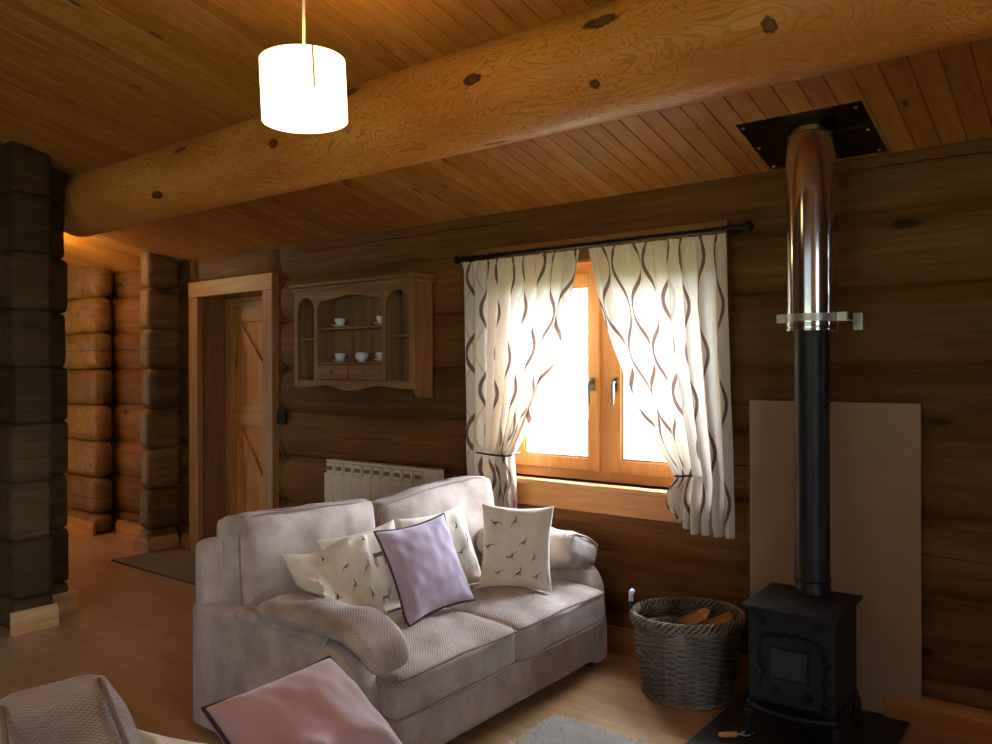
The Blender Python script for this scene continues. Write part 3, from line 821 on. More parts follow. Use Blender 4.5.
def cushion(name, c, normal, roll, w, h, t, mat, label, seed, pinch=.10, piping=None, prints=(), printmat=None, bend=0, group=None, pname='bird_print'):
    M = Matrix.Translation(c) @ frame_from(normal, roll)
    root = thing(name, M=M, label=label, cat='cushion', group=group)
    N = 36; mb = MB(); vs = []; idx = {}
    def P(u, v, side):
        x, z = pil_xz(u, v, w, h, pinch); y = pil_y(u, v, t, seed + (0 if side < 0 else 40), 0)
        return Vector((x, side * y + bend * ((2 * z / h) ** 2) , z))
    for side in (-1, 1):
        for i in range(N + 1):
            for j in range(N + 1):
                u, v = math.sin(PI / 2 * (2 * i / N - 1)), math.sin(PI / 2 * (2 * j / N - 1))
                edge = i in (0, N) or j in (0, N)
                if side == 1 and edge: idx[side, i, j] = idx[-1, i, j]; continue
                vs.append(P(u, v, side)); idx[side, i, j] = len(vs) - 1
    fs = [(idx[s_, i, j], idx[s_, i + 1, j], idx[s_, i + 1, j + 1], idx[s_, i, j + 1]) for s_ in (-1, 1) for i in range(N) for j in range(N)]
    mb.raw(vs, fs); cov = mb.build('cover', mat, root, local=True, smooth=True)
    if piping is not None:
        pts = []
        for k in range(4 * 24):
            q, r_ = divmod(k, 24); a = 2 * r_ / 24 - 1
            u, v = [(a, -1), (1, a), (-a, 1), (-1, -a)][q]
            x, z = pil_xz(u, v, w + .006, h + .006, pinch); pts.append((x, bend * ((2 * z / h) ** 2), z))
        mb = MB(); mb.tube(pts, .0048, 6, closed=True); mb.build('piping', piping, root, local=True, smooth=True)
    for animal in prints:
        mb = MB()
        for (pl, wd) in animal:
            for (a, b) in zip(pl[:-1], pl[1:]):
                a, b = Vector(a), Vector(b); d = b - a; L = d.length
                if L < 1e-6: continue
                nn = Vector((-d.y, d.x)) / L; S = max(1, int(L / .05)); vs = []
                for k in range(S + 1):
                    p = a + d * k / S
                    for sgn in (-1, 1):
                        q = p + nn * wd * sgn
                        X = P(q.x, q.y, -1); X.y -= .0012; vs.append(X)
                mb.raw(vs, [(2 * k, 2 * k + 1, 2 * k + 3, 2 * k + 2) for k in range(S)])
        mb.build(pname, printmat or m_print, cov, local=True)
    return root
def bird(cx, cy, s, fl=1, rot=0):
    """a little pheasant of a few strokes: body, neck, head, tail, legs"""
    def T(pts):
        c, n = math.cos(rot), math.sin(rot); return [(cx + s * (fl * x * c - y * n), cy + s * (fl * x * n + y * c)) for x, y in pts]
    return [(T([(-.5, -.05), (.0, -.08), (.35, .05)]), s * .17), (T([(.3, .05), (.5, .3), (.55, .5)]), s * .08), (T([(.5, .5), (.72, .48)]), s * .07),
            (T([(-.4, 0), (-1.3, -.35)]), s * .05), (T([(-.05, -.2), (-.08, -.6)]), s * .03), (T([(.12, -.2), (.14, -.6), (.26, -.6)]), s * .03)]
def stag(cx, cy, s):
    T = lambda pts: [(cx + s * x, cy + s * y) for x, y in pts]
    return [(T([(-.55, 0), (0, -.03), (.4, .04)]), s * .16), (T([(.35, .05), (.55, .35), (.6, .5)]), s * .09), (T([(.55, .5), (.82, .42)]), s * .06),
            (T([(-.5, -.1), (-.58, -.45), (-.5, -.85)]), s * .045), (T([(-.38, -.1), (-.4, -.5), (-.34, -.85)]), s * .04), (T([(.3, -.1), (.33, -.5), (.3, -.85)]), s * .045), (T([(.4, -.05), (.5, -.45), (.62, -.7)]), s * .04),
            (T([(.56, .55), (.45, .8), (.5, 1.05)]), s * .03), (T([(.46, .8), (.3, .95)]), s * .025), (T([(.62, .55), (.78, .8), (.72, 1.08)]), s * .03), (T([(.77, .8), (.93, .98)]), s * .025)]
def scatter(n, s, seed):
    rnd = random.Random(seed); out = []; pts = []
    tries = 0
    while len(pts) < n and tries < 900:
        tries += 1
        p = (rnd.uniform(-.78, .78), rnd.uniform(-.78, .78))
        if all(math.hypot(p[0] - q[0], p[1] - q[1]) > .42 for q in pts): pts.append(p)
    for p in pts: out.append(bird(p[0], p[1], s * rnd.uniform(.8, 1.15), rnd.choice((-1, 1)), rnd.uniform(.2, 1.2)))
    return out
cushion('scatter_cushion', (-2.385, 2.065, .58), (.603, .0, .769), 11, .34, .33, .10, m_cream,
        'cream linen cushion with bird print lying slumped over the near sofa arm', 3, prints=scatter(8, .15, 2), printmat=m_printg)
cushion('scatter_cushion', (-2.425, 2.275, .575), (.93, -.155, .32), -5, .385, .37, .11, m_cream,
        'cream linen cushion with a stag print between the bird print and lavender cushions', 9, prints=[stag(.25, .34, .32), stag(.15, -.62, .18), stag(-.6, -.2, .14)], printmat=m_print, pname='stag_print')
cushion('scatter_cushion', (-2.225, 2.41, .605), (.88, -.06, .42), -3, .39, .38, .11, m_velvet,
        'lavender velvet cushion with dark piping in the middle of the sofa', 14, piping=m_plum)
cushion('scatter_cushion', (-2.39, 2.69, .595), (.92, -.10, .36), -2, .40, .37, .11, m_cream,
        'cream printed cushion in bright window light, mostly behind the lavender one', 21, prints=scatter(7, .15, 6), printmat=m_printg)
cushion('scatter_cushion', (-2.15, 2.93, .605), (.38, -.90, .15), 0, .34, .38, .11, m_cream,
        'cream cushion with small brown bird print against the far sofa arm', 27, prints=scatter(9, .15, 9), printmat=m_print)
# on the second sofa
cushion('scatter_cushion', (-1.385, 1.165, .555), (.60, .04, .80), 0, .365, .42, .16, m_pinkvel,
        'dusky pink velvet cushion with plum piping on the second sofa, before the big sofa', 33, piping=m_plum, pinch=.04)
cushion('scatter_cushion', (-1.495, .94, .474), (.75, .1, .60), 30, .34, .34, .09, m_cream,
        'cream cushion of which only one corner shows, beside the dusky pink cushion', 38)

# soft contact: a cushion gives way where it presses on the sofa or on the cushions behind it
from mathutils.bvhtree import BVHTree
def world_tree(o):
    mw = o.matrix_world; me = o.data
    return BVHTree.FromPolygons([mw @ v.co for v in me.vertices], [tuple(p.vertices) for p in me.polygons])
def meshes_of(r): 
    out = []; st_ = [r]
    while st_:
        x = st_.pop(); st_ += [c for c in bpy.data.objects if c.parent == x]
        if x.type == 'MESH': out.append(x)
    return out
def squash(root, obstacles, gap=.012, lim=.16):
    """give the cushion way along its own thickness wherever something stands in it, smoothly"""
    trees = [world_tree(o) for o in obstacles]
    cov = [o for o in meshes_of(root) if o.name.startswith('cover')][0]
    mw = cov.matrix_world; n = (mw.to_3x3() @ Vector((0, -1, 0))).normalized(); me = cov.data
    M1 = 37; D = {}
    def need(p):
        d = 0; q = p.copy()
        for _ in range(3):
            best = 0
            for t in trees:
                h, hn, _i, dist = t.ray_cast(q - n * gap, n, lim)
                if h is not None and hn.dot(n) > 0: best = max(best, dist)
            if best <= 0: break
            d += best + gap * .2; q = p + n * d
            if d > lim: return 0
        return d
    key = {}
    for v in me.vertices:
        k = (round(v.co.x, 3), round(v.co.z, 3)); key.setdefault(k, []).append(v.index)
    vd = [need(mw @ v.co) for v in me.vertices]
    for k, ids in key.items():
        m = max(vd[i] for i in ids)
        for i in ids: vd[i] = m
    nb = [[] for _ in me.vertices]
    for e in me.edges: nb[e.vertices[0]].append(e.vertices[1]); nb[e.vertices[1]].append(e.vertices[0])
    base = vd[:]
    for _ in range(14):
        vd = [max(base[i], sum(vd[j] for j in nb[i]) / len(nb[i]) * .985) for i in range(len(vd))]
    pts = [(v.co.x, v.co.z, vd[v.index]) for v in me.vertices]
    from mathutils.kdtree import KDTree
    kd = KDTree(len(pts))
    for i, p in enumerate(pts): kd.insert((p[0], 0, p[1]), i)
    kd.balance()
    for o in meshes_of(root):
        for v in o.data.vertices:
            _c, i, _d = kd.find((v.co.x, 0, v.co.z))
            v.co.y -= vd[i] if o is not cov else vd[v.index]
        o.data.update()
bpy.context.view_layer.update()
obs = [o for o in meshes_of(bpy.data.objects['sofa']) if o.name.split('.')[0] not in ('foot',)]
order = ['scatter_cushion.003', 'scatter_cushion.001', 'scatter_cushion.004', 'scatter_cushion', 'scatter_cushion.002']
for nm in order:
    r_ = bpy.data.objects[nm]; squash(r_, obs); obs += [m for m in meshes_of(r_) if m.name.startswith('cover')]
obs = meshes_of(bpy.data.objects['sofa.001'])
for nm in ('scatter_cushion.006', 'scatter_cushion.005'):
    r_ = bpy.data.objects[nm]; squash(r_, obs); obs += [m for m in meshes_of(r_) if m.name.startswith('cover')]

# ================================================================== curtains
RODZ = 2.037; RY = 3.455
rod = thing('curtain_pole', (-2.16, RY, RODZ), 'black metal curtain pole with ball finials above the window', 'curtain pole')
mb = MB(); mb.tube([(-2.93, RY, RODZ), (-1.285, RY, RODZ)], .011, 12); mb.build('pole', m_black, rod, smooth=True, auto=40)
for x, s in ((-2.95, -1), (-1.265, 1)):
    mb = MB(); mb.lathe([(.0, -.024), (.014, -.02), (.022, -.008), (.024, 0), (.022, .01), (.012, .02), (.013, .024), (.013, .035), (.011, .037)] if s < 0 else [(.011, -.037), (.013, -.035), (.013, -.024), (.012, -.02), (.022, -.01), (.024, 0), (.022, .008), (.014, .02), (0, .024)], (x, RY, RODZ), 20, axis='x')
    mb.build('finial', m_black, rod, smooth=True)
for x in (-2.90, -1.34):
    mb = MB(); mb.tube([(x, WY - .005, RODZ), (x, RY, RODZ)], .008, 8); mb.lathe([(.022, 0), (.022, .01)], (x, WY - .035, RODZ), 16, axis='y'); mb.build('bracket', m_black, rod, smooth=True, auto=40)
for k in range(26):
    x = -2.89 + 1.53 * k / 25
    if abs(x + 2.10) < .02: continue
    mb = MB(); pts = [(x + .004 * math.sin(k), RY + .0165 * math.cos(a), RODZ - .003 + .0165 * math.sin(a)) for a in [2 * PI * i / 14 for i in range(14)]]
    mb.tube(pts, .0022, 5, closed=True); mb.build('ring', m_black, rod, smooth=True)

def smoothstep(t): t = max(0, min(1, t)); return t * t * (3 - 2 * t)
def curtain(side, label):
    """side -1: the window's west curtain, +1 the east one. u runs 0 inner edge .. 1 outer edge"""
    NU, NV = 220, 90
    ztop = RODZ - .022
    if side < 0: xin, xout, tin, tout, ztie, zb = -2.125, -2.90, -2.56, -2.86, .955, .60
    else: xin, xout, tin, tout, ztie, zb = -2.075, -1.365, -1.60, -1.335, .92, .66
    W = 1.2; nf = 9
    vs = []; uvs = []
    for i in range(NU + 1):
        u = i / NU
        for j in range(NV + 1):
            zc = ztop - (ztop - zb) * j / NV
            inner = max(0, 1 - u / .62)            # how much this strip is pulled by the tieback
            zlow = zb + (.115 * inner ** .8 if side > 0 else .03 * inner)
            z = ztop - (ztop - zlow) * j / NV
            xt = xin + (xout - xin) * u
            # gathered position at the tie
            f = u ** .75
            if side > 0:
                xg = tin + (tout - tin) * (u * .42 if u < .55 else .231 + (u - .55) / .45 * .769)
            else:
                xg = tin + (tout - tin) * (u * .5 if u < .6 else .3 + (u - .6) / .4 * .7)
            if z > ztie:
                t = (ztop - z) / (ztop - ztie)
                k = t ** (1.0 + .75 * (1 - u)) if u < .999 else t
                k = .35 * t + .65 * t ** 2.2
                x = xt + (xg - xt) * k
                gather = k
            else:
                t = (ztie - z) / (ztie - zlow + 1e-6)
                xb = xg + (xin - xg) * (.10 * (1 - u) if side > 0 else .05 * (1 - u)) 
                x = xg + (xb - xg) * smoothstep(t * 1.6)
                gather = 1 - .5 * smoothstep(t)
            ph = 2 * PI * nf * u + .7 * math.sin(u * 9 + side)
            amp = .018 + .007 * math.sin(u * 23) + .010 * gather
            head = smoothstep((ztop - z) / .10)
            y = RY + .0 + amp * (.35 + .65 * head) * math.sin(ph + .5 * math.sin(z * 2.2 + u * 6)) + .007 * noise.noise(Vector((u * 14, z * 3, side)))
            x += .007 * math.cos(ph) * head
            # pencil pleats at the heading
            y += .004 * math.sin(2 * PI * 42 * u) * (1 - head)
            # pulled toward the wall hook at the tie, in front elsewhere
            y += -.012 * gather * math.exp(-((z - ztie) / .12) ** 2) if u > .5 else 0
            y = min(y, WY - .045)
            vs.append((x, y - .012, z)); uvs.append((u * W + (0 if side < 0 else 3.0), (ztop - z)))
    fs = [(i * (NV + 1) + j, (i + 1) * (NV + 1) + j, (i + 1) * (NV + 1) + j + 1, i * (NV + 1) + j + 1) for i in range(NU) for j in range(NV)]
    mb = MB(); mb.raw(vs, fs)
    org = Vector(((xin + xout) / 2, RY, ztop))
    mb.v = [v - org for v in mb.v]
    o = mb.build('curtain', m_curt, None, smooth=True); o.location = org
    uvl = o.data.uv_layers.new(name='uv')
    for l in o.data.loops: uvl.data[l.index].uv = uvs[l.vertex_index]
    tag(o, label, 'curtain')
    return o
curtain(-1, 'cream curtain with brown wavy lines behind the sofa back, tied near the radiator')
curtain(1, 'cream curtain with brown wavy lines tied back beside the stove flue')
def tieback(x0, x1, z, label):
    org = ((x0 + x1) / 2, RY, z); mb = MB(); pts = []
    for i in range(28):
        a = 2 * PI * i / 28; pts.append((org[0] + (x1 - x0) / 2 * math.cos(a), RY - .015 + .05 * math.sin(a), z + .004 * math.sin(a * 2)))
    mb.tube(pts, .005, 6, closed=True)
    mb.tube([(x1 if x1 > x0 else x0, RY, z), (x1, WY - .03, z + .01)], .004, 6)
    top('tieback', mb, m_black, org, label, 'curtain tieback', smooth=True)
tieback(-2.79, -2.55, .955, 'black cord tieback around the curtain above the sofa')
tieback(-1.49, -1.61, .925, 'black cord tieback around the curtain beside the flue')

# ================================================================== radiator
ra = thing('radiator', (-3.6, 3.44, .5), 'cream finned electric radiator on the log wall behind the sofa', 'radiator')
x0, x1, ry0, ry1, rz0, rz1 = -4.03, -3.17, 3.40, 3.48, .26, .84
n = 10; w_ = (x1 - x0) / n
for k in range(n):
    a = x0 + k * w_
    mb = MB(); mb.box((a + .002, ry0, rz0), (a + w_ - .002, ry1 - .02, rz1 - .085)); 
    mb.box((a + .008, ry0 + .012, rz1 - .085), (a + w_ - .008, ry1 - .02, rz1 - .02))
    f = mb.build('fin', m_white, ra, bevel=.004)
    mb = MB(); mb.box((a + .018, ry0 + .009, rz1 - .065), (a + w_ - .018, ry0 + .012, rz1 - .04)); mb.build('air_slot', m_slot, f)
mb = MB(); mb.box((x0 + .0, ry0 + .016, rz1 - .018), (x1, ry1, rz1)); mb.build('top_cap', m_white, ra, bevel=.006)
mb = MB(); mb.box((x1 + .001, ry0 + .004, rz0), (x1 + .105, ry1, rz1 + .002)); mb.build('end_cap', m_white, ra, bevel=.01)
mb = MB(); mb.box((x0 + .1, ry1, rz1 - .15), (x0 + .14, WY - .004, rz1 - .1)); mb.build('wall_mount', m_zinc, ra)
mb = MB(); mb.box((x1 - .14, ry1, rz1 - .15), (x1 - .1, WY - .004, rz1 - .1)); mb.build('wall_mount', m_zinc, ra)

# ================================================================== cupboard and china
CX0, CX1, CY0, CY1 = -4.27, -3.19, 3.355, 3.515
cu = thing('wall_cupboard', (-3.73, 3.44, 1.28), 'pine wall cupboard with arched openings and two small drawers, on the logs', 'cupboard')
zt, zb, zs = 1.93, 1.335, 1.25
S1, S2 = -4.055, -3.435          # dividers
for x, z in ((CX0, 1.27), (CX1 - .02, 1.25)):
    mb = MB(); mb.prism([(CY0 + .012, z + .06), (CY0 + .03, z + .02), (CY0 + .06, z), (CY1, z), (CY1, zt), (CY0 + .012, zt)], None, x, x + .02, 'x'); mb.build('side_panel', m_cup, cu)
mb = MB(); mb.box((CX0 + .02, CY1 - .008, zb), (CX1 - .02, CY1, zt)); mb.build('back_panel', m_cup, cu)
mb = MB(); mb.box((CX0 + .02, CY0 + .015, zb - .01), (CX1 - .02, CY1 - .008, zb + .008)); mb.build('bottom_board', m_cupx, cu)
mb = MB(); mb.box((CX0 - .015, CY0 - .01, zt), (CX1 + .015, CY1, zt + .02)); mb.box((CX0 - .03, CY0 - .028, zt + .02), (CX1 + .03, CY1, zt + .045)); mb.build('cornice', m_cupx, cu, bevel=.006)
for x in (S1, S2):
    mb = MB(); mb.box((x - .009, CY0 + .014, zb), (x + .009, CY1 - .008, zt)); mb.build('divider', m_cup, cu)
mb = MB(); mb.box((CX0 + .02, CY0 + .02, 1.61), (S1 - .009, CY1 - .008, 1.622)); mb.build('shelf', m_cupx, cu)
mb = MB(); mb.box((S2 + .009, CY0 + .02, 1.61), (CX1 - .02, CY1 - .008, 1.622)); mb.build('shelf', m_cupx, cu)
mb = MB(); mb.box((S1 + .009, CY0 + .02, 1.672), (S2 - .009, CY1 - .008, 1.684)); mb.build('shelf', m_cupx, cu)
mb = MB(); mb.box((S1 + .009, CY0 + .012, 1.452), (S2 - .009, CY1 - .008, 1.464)); mb.build('shelf', m_cupx, cu)
# face frame with arched heads
def arch_board(xa, xb, zt_, za, fn, y0, y1, N=22):
    mb = MB(); vs = []; 
    for i in range(N + 1):
        t = i / N; x = xa + (xb - xa) * t; z = fn(t)
        vs += [(x, y0, z), (x, y0, zt_), (x, y1, zt_), (x, y1, z)]
    fs = [(4 * i + a, 4 * (i + 1) + a, 4 * (i + 1) + (a + 1) % 4, 4 * i + (a + 1) % 4) for i in range(N) for a in range(4)] + [(0, 1, 2, 3), (4 * N, 4 * N + 1, 4 * N + 2, 4 * N + 3)]
    return mb.raw(vs, fs)
FY0, FY1 = CY0, CY0 + .014
half = lambda t: math.sqrt(max(0, 1 - (2 * t - 1) ** 2))
arch_board(CX0 + .036, S1 - .016, zt, 0, lambda t: 1.80 + .085 * half(t), FY0, FY1).build('arched_head', m_cupx, cu)
arch_board(S2 + .016, CX1 - .036, zt, 0, lambda t: 1.80 + .085 * half(t), FY0, FY1).build('arched_head', m_cupx, cu)
def ogee(t):
    d = abs(2 * t - 1)
    if d > .86: return 1.80 + .055 * math.sqrt(max(0, 1 - ((d - .86) / .14) ** 2))
    return 1.855 + .028 * (1 - smoothstep((d - .1) / .55)) * 0 + .03 * math.cos(d / .86 * PI) * .5 + .012
arch_board(S1 + .016, S2 - .016, zt, 0, ogee, FY0, FY1).build('arched_head', m_cupx, cu)
for (a, b) in ((CX0, CX0 + .036), (S1 - .016, S1 + .016), (S2 - .016, S2 + .016), (CX1 - .036, CX1)):
    mb = MB(); mb.box((a, FY0, zb - .0), (b, FY1, zt)); mb.build('face_upright', m_cup, cu)
mb = MB(); arch = arch_board(CX0, CX1, zb + .0, 0, lambda t: 1.305 - .018 * math.sin(t * PI) * math.cos((t - .5) * 4 * PI) - (0 if .05 < t < .95 else .0), FY0 - .002, FY1); arch.build('bottom_apron', m_cupx, cu)
mb = MB(); mb.box((CX0 + .036, FY0 - .004, zb), (CX1 - .036, FY1, zb + .016)); mb.build('bottom_rail', m_cupx, cu)
xm = (S1 + S2) / 2
for (a, b) in ((S1 + .018, xm - .004), (xm + .004, S2 - .018)):
    mb = MB(); mb.box((a, FY0 - .003, zb + .02), (b, CY1 - .03, 1.448)); dw = mb.build('drawer', m_cupx, cu, bevel=.003)
    mb = MB(); mb.lathe([(0, -.024), (.009, -.022), (.012, -.016), (.008, -.008), (.006, 0)], ((a + b) / 2, FY0 - .003, zb + .065), 14, axis='y'); mb.build('knob', m_cup, dw, smooth=True)

def make_cup(label, group):
    t = thing('teacup', (0, 0, 0), label, 'cup', group)
    mb = MB(); mb.lathe([(.0, .004), (.016, .0), (.017, .005), (.022, .012), (.031, .026), (.036, .044), (.0375, .050), (.0345, .049), (.029, .027), (.02, .013), (0, .01)], (0, 0, 0), 28); mb.build('bowl', m_china, t, smooth=True)
    mb = MB(); mb.tube([(-.033, 0, .040), (-.046, 0, .044), (-.052, 0, .034), (-.045, 0, .020), (-.028, 0, .018)], .0028, 8); mb.build('handle', m_china, t, smooth=True)
    return t
def make_saucer(label, group):
    mb = MB(); mb.lathe([(.0, .003), (.022, .0), (.024, .003), (.042, .009), (.056, .014), (.0565, .0155), (.042, .0115), (.022, .006), (0, .006)], (0, 0, 0), 32)
    return top('saucer', mb, m_china, (0, 0, 0), label, 'saucer', group, smooth=True)
cups = [(-3.90, 1.684, 'white teacup at the west end of the cupboard\'s upper shelf', 'white saucer at the west end of the cupboard\'s upper shelf'),
        (-3.52, 1.684, 'white teacup on the upper shelf, half behind the cupboard divider', 'white saucer on the upper shelf by the cupboard divider'),
        (-3.90, 1.464, 'white teacup above the drawers, on the side away from the window', 'white saucer above the drawers, on the side away from the window'),
        (-3.52, 1.464, 'white teacup above the drawers, half behind the divider', 'white saucer above the drawers, by the divider')]
pc = make_cup(cups[0][2], 'teacups in the wall cupboard'); ps = make_saucer(cups[0][3], 'saucers in the wall cupboard')
for i, (x, z, la, lb) in enumerate(cups):
    c = pc if i == 0 else copy_tree(pc); s_ = ps if i == 0 else copy_tree(ps)
    c.location = (x, 3.425, z + .0065); s_.location = (x, 3.425, z + .0005); c['label'] = la; s_['label'] = lb
    c.rotation_euler.z = R(-20 + 8 * i)
t = thing('sugar_bowl', (-3.70, 3.425, 1.4645), 'white two-handled china bowl between the teacups above the drawers', 'bowl')
mb = MB(); mb.lathe([(0, .004), (.02, 0), (.02, .006), (.03, .014), (.040, .03), (.040, .046), (.036, .058), (.034, .057), (.037, .045), (.036, .03), (.026, .016), (0, .012)], (0, 0, 0), 28); mb.build('bowl', m_china, t, smooth=True, local=True)
for s_ in (-1, 1):
    mb = MB(); mb.tube([(s_ * .036, 0, .05), (s_ * .05, 0, .052), (s_ * .053, 0, .038), (s_ * .038, 0, .024)], .003, 8); mb.build('handle', m_china, t, smooth=True, local=True)

# light switch
sw = thing('light_switch', (-4.64, WY - .005, 1.08), 'small black light switch on the logs between door and cupboard', 'light switch')
mb = MB(); mb.box((-4.685, WY - .012, 1.035), (-4.595, WY + .004, 1.125)); mb.build('plate', m_switch, sw, bevel=.003)
mb = MB(); mb.box((-4.655, WY - .018, 1.06), (-4.625, WY - .012, 1.10)); mb.build('rocker', m_switch, sw, bevel=.002)

# ================================================================== stove corner
mb = MB(); mb.box((-1.262, 2.73, 0.001), (-.64, 3.475, .022)); top('hearth_slab', mb, m_slate, (-.95, 3.1, 0), 'dark slate hearth slab under the stove', 'hearth', bevel=.003)
mb = MB(); mb.box((-1.276, 3.484, .024), (-.598, 3.495, 1.272)); top('heat_shield_board', mb, m_board, (-.95, 3.49, .024), 'bare tan heat shield board standing behind the stove', 'board', bevel=.001)

SA = R(1.5); SC = Vector((-.942, 3.135, 0)); MS = Matrix.Translation(SC) @ Matrix.Rotation(SA, 4, 'Z')
st = thing('wood_stove', M=MS, label='small black cast iron wood stove on the slate hearth', cat='stove')
def sp(name, mb, mat, parent=st, **kw): return mb.build(name, mat, parent, local=True, **kw)
hw, hd, z0, z1 = .156, .165, .165, .515
mb = MB(); mb.box((-hw, -hd, z0), (hw, hd, z1)); sp('body', mb, m_cast, bevel=.006)
mb = MB(); mb.box((-hw - .018, -hd - .030, z1), (hw + .018, hd + .02, z1 + .014)); sp('top_plate', mb, m_cast, bevel=.004)
mb = MB(); mb.box((-hw - .006, -hd - .006, z0 - .022), (hw + .006, hd + .006, z0)); sp('base_plate', mb, m_cast, bevel=.005)
# ash lip bowed out at the front
vs = []; N = 16
for i in range(N + 1):
    t = i / N * 2 - 1; x = t * (hw + .004); y = -hd - .012 - .045 * (1 - t * t)
    for (yy, zz) in ((y, z0 - .002), (y - .006, z0 - .012), (y, z0 - .024), (-hd, z0 - .024), (-hd, z0 - .002)): vs.append((x, yy, zz))
mb = MB(); mb.raw(vs, [(5 * i + a, 5 * (i + 1) + a, 5 * (i + 1) + (a + 1) % 5, 5 * i + (a + 1) % 5) for i in range(N) for a in range(5)] + [(0, 1, 2, 3, 4), tuple(5 * N + a for a in range(5))])
sp('ash_lip', mb, m_cast)
for sx in (-1, 1):
    for sy in (-1, 1):
        mb = MB(); x, y = sx * (hw - .012), sy * (hd - .012)
        mb.tube([(x, y, z0 - .02), (x + sx * .012, y + sy * .012, .11), (x + sx * .004, y + sy * .004, .06), (x + sx * .016, y + sy * .016, .0235)], [.022, .018, .011, .014], 10); sp('leg', mb, m_cast, smooth=True)
# door with arched head
def arched(w, zb_, zs_, zc, n=14):
    pts = [(-w, zb_), (w, zb_), (w, zs_)]
    for i in range(1, n): t = 1 - 2 * i / n; pts.append((w * t, zs_ + (zc - zs_) * math.sqrt(1 - t * t * .999)))
    return pts + [(-w, zs_)]
mb = MB(); mb.prism(arched(.117, z0 + .012, .405, .435), None, -hd - .014, -hd, 'y'); dd = sp('door', mb, m_cast, bevel=.004)
for (w, a, b, c, t) in ((.108, z0 + .022, .398, .426, .004),):
    pts = [(x, -hd - .015, z) for x, z in arched(w, a, b, c)]; mb = MB(); mb.tube(pts, t, 6, closed=True); sp('door_moulding', mb, m_cast, dd, smooth=True)
mb = MB(); mb.box((-.070, -hd - .0165, .275), (.058, -hd - .012, .378)); sp('glass_pane', mb, m_glassdark, dd, label='sooty door glass')
mb = MB()
for (a, b, c, d) in ((-.078, -.070, .267, .386), (.058, .066, .267, .386), (-.078, .066, .378, .386), (-.078, .066, .267, .275)): mb.box((a, -hd - .02, c), (b, -hd - .012, d))
sp('glass_frame', mb, m_cast, dd)
def wheel(cx, cz, r, y, name, par):
    mb = MB(); mb.lathe([(0, y - .014), (r * .35, y - .013), (r * .4, y - .006), (r, y - .005), (r * 1.02, y)], (cx, 0, cz), 20, axis='y')
    for k in range(6):
        a = k * PI / 3; mb.lathe([(0, y - .011), (r * .16, y - .009), (r * .2, y - .004)], (cx + r * .68 * math.cos(a), 0, cz + r * .68 * math.sin(a)), 8, axis='y')
    sp(name, mb, m_black, par, smooth=True, auto=40)
wheel(-.108, .468, .022, -hd, 'air_wheel', st); wheel(.098, .468, .022, -hd, 'air_wheel', st)
wheel(-.048, .222, .020, -hd - .014, 'spin_vent', dd); wheel(.062, .222, .020, -hd - .014, 'spin_vent', dd)
mb = MB(); mb.lathe([(.004, -hd - .03), (.013, -hd - .03), (.016, -hd - .022), (.009, -hd - .014)], (-.106, 0, .29), 14, axis='y'); sp('door_knob', mb, m_black, dd, smooth=True)
for z in (.355, .21):
    mb = MB(); mb.tube([(.124, -hd - .008, z - .016), (.124, -hd - .008, z + .016)], .008, 10); sp('hinge', mb, m_black, dd, smooth=True)

PX, PY = -.944, 3.262
fl = thing('flue_pipe', (PX, PY, .53), 'matt black flue pipe rising from the stove', 'flue pipe')
mb = MB(); mb.lathe([(.069, .5305), (.069, .545), (.0655, .55), (.0655, 1.56)], (PX, PY, 0), 40); mb.build('pipe', m_enamel, fl, smooth=True, auto=40)
mb = MB(); mb.lathe([(.0665, .575), (.069, .578), (.069, .588), (.0665, .591)], (PX, PY, 0), 40, caps=False); mb.build('collar', m_enamel, fl, smooth=True)
sf = thing('steel_flue', (PX, PY, 1.55), 'polished steel insulated flue section below the ceiling', 'flue pipe')
ztp = ceil_z(PY) - .005
mb = MB(); mb.lathe([(.067, 1.561), (.093, 1.561), (.0945, 1.57), (.0945, 2.325)], (PX, PY, 0), 64, caps=False); mb.lathe([(.0945, 2.325), (.092, 2.329), (.074, 2.331)], (PX, PY, 0), 64, caps=False)
mb.build('outer_pipe', m_steel, sf, smooth=True, auto=35)
mb = MB(); mb.lathe([(.074, 2.30), (.074, ztp + .05)], (PX, PY, 0), 48, caps=False); mb.build('upper_collar', m_steel, sf, smooth=True, auto=35)
mb = MB(); mb.lathe([(.095, 1.575), (.098, 1.577), (.098, 1.588), (.095, 1.59)], (PX, PY, 0), 64, caps=False); mb.lathe([(.095, 1.556), (.0975, 1.558), (.0975, 1.566), (.095, 1.568)], (PX, PY, 0), 64, caps=False); mb.build('end_band', m_steel, sf, smooth=True, auto=35)
cl = thing('flue_bracket', (PX, PY + .1, 1.6), 'bright metal clamp band and wall bracket holding the steel flue', 'bracket')
mb = MB(); mb.lathe([(.0952, 1.594), (.097, 1.594), (.097, 1.624), (.0952, 1.624)], (PX, PY, 0), 64, caps=False); mb.build('band', m_zinc, cl, smooth=True, auto=35)
for x in (-1, 1):
    mb = MB(); xx = PX + x * .0985; mb.box((min(xx, xx + x * .035), PY - .016, 1.594), (max(xx, xx + x * .035), PY - .012, 1.628)); mb.box((min(xx, xx + x * .035), PY + .004, 1.594), (max(xx, xx + x * .035), PY + .008, 1.628))
    lug = mb.build('lug', m_zinc, cl, bevel=.001)
    mb = MB(); mb.tube([(xx + x * .02, PY - .026, 1.609), (xx + x * .02, PY + .014, 1.609)], .005, 8); mb.build('bolt', m_zinc, lug)
mb = MB(); mb.box((-.842, 3.472, 1.567), (-.806, 3.476, 1.637)); mb.box((-.812, 3.476, 1.567), (-.808, 3.535, 1.637)); mb.build('wall_angle', m_zinc, cl, bevel=.001)
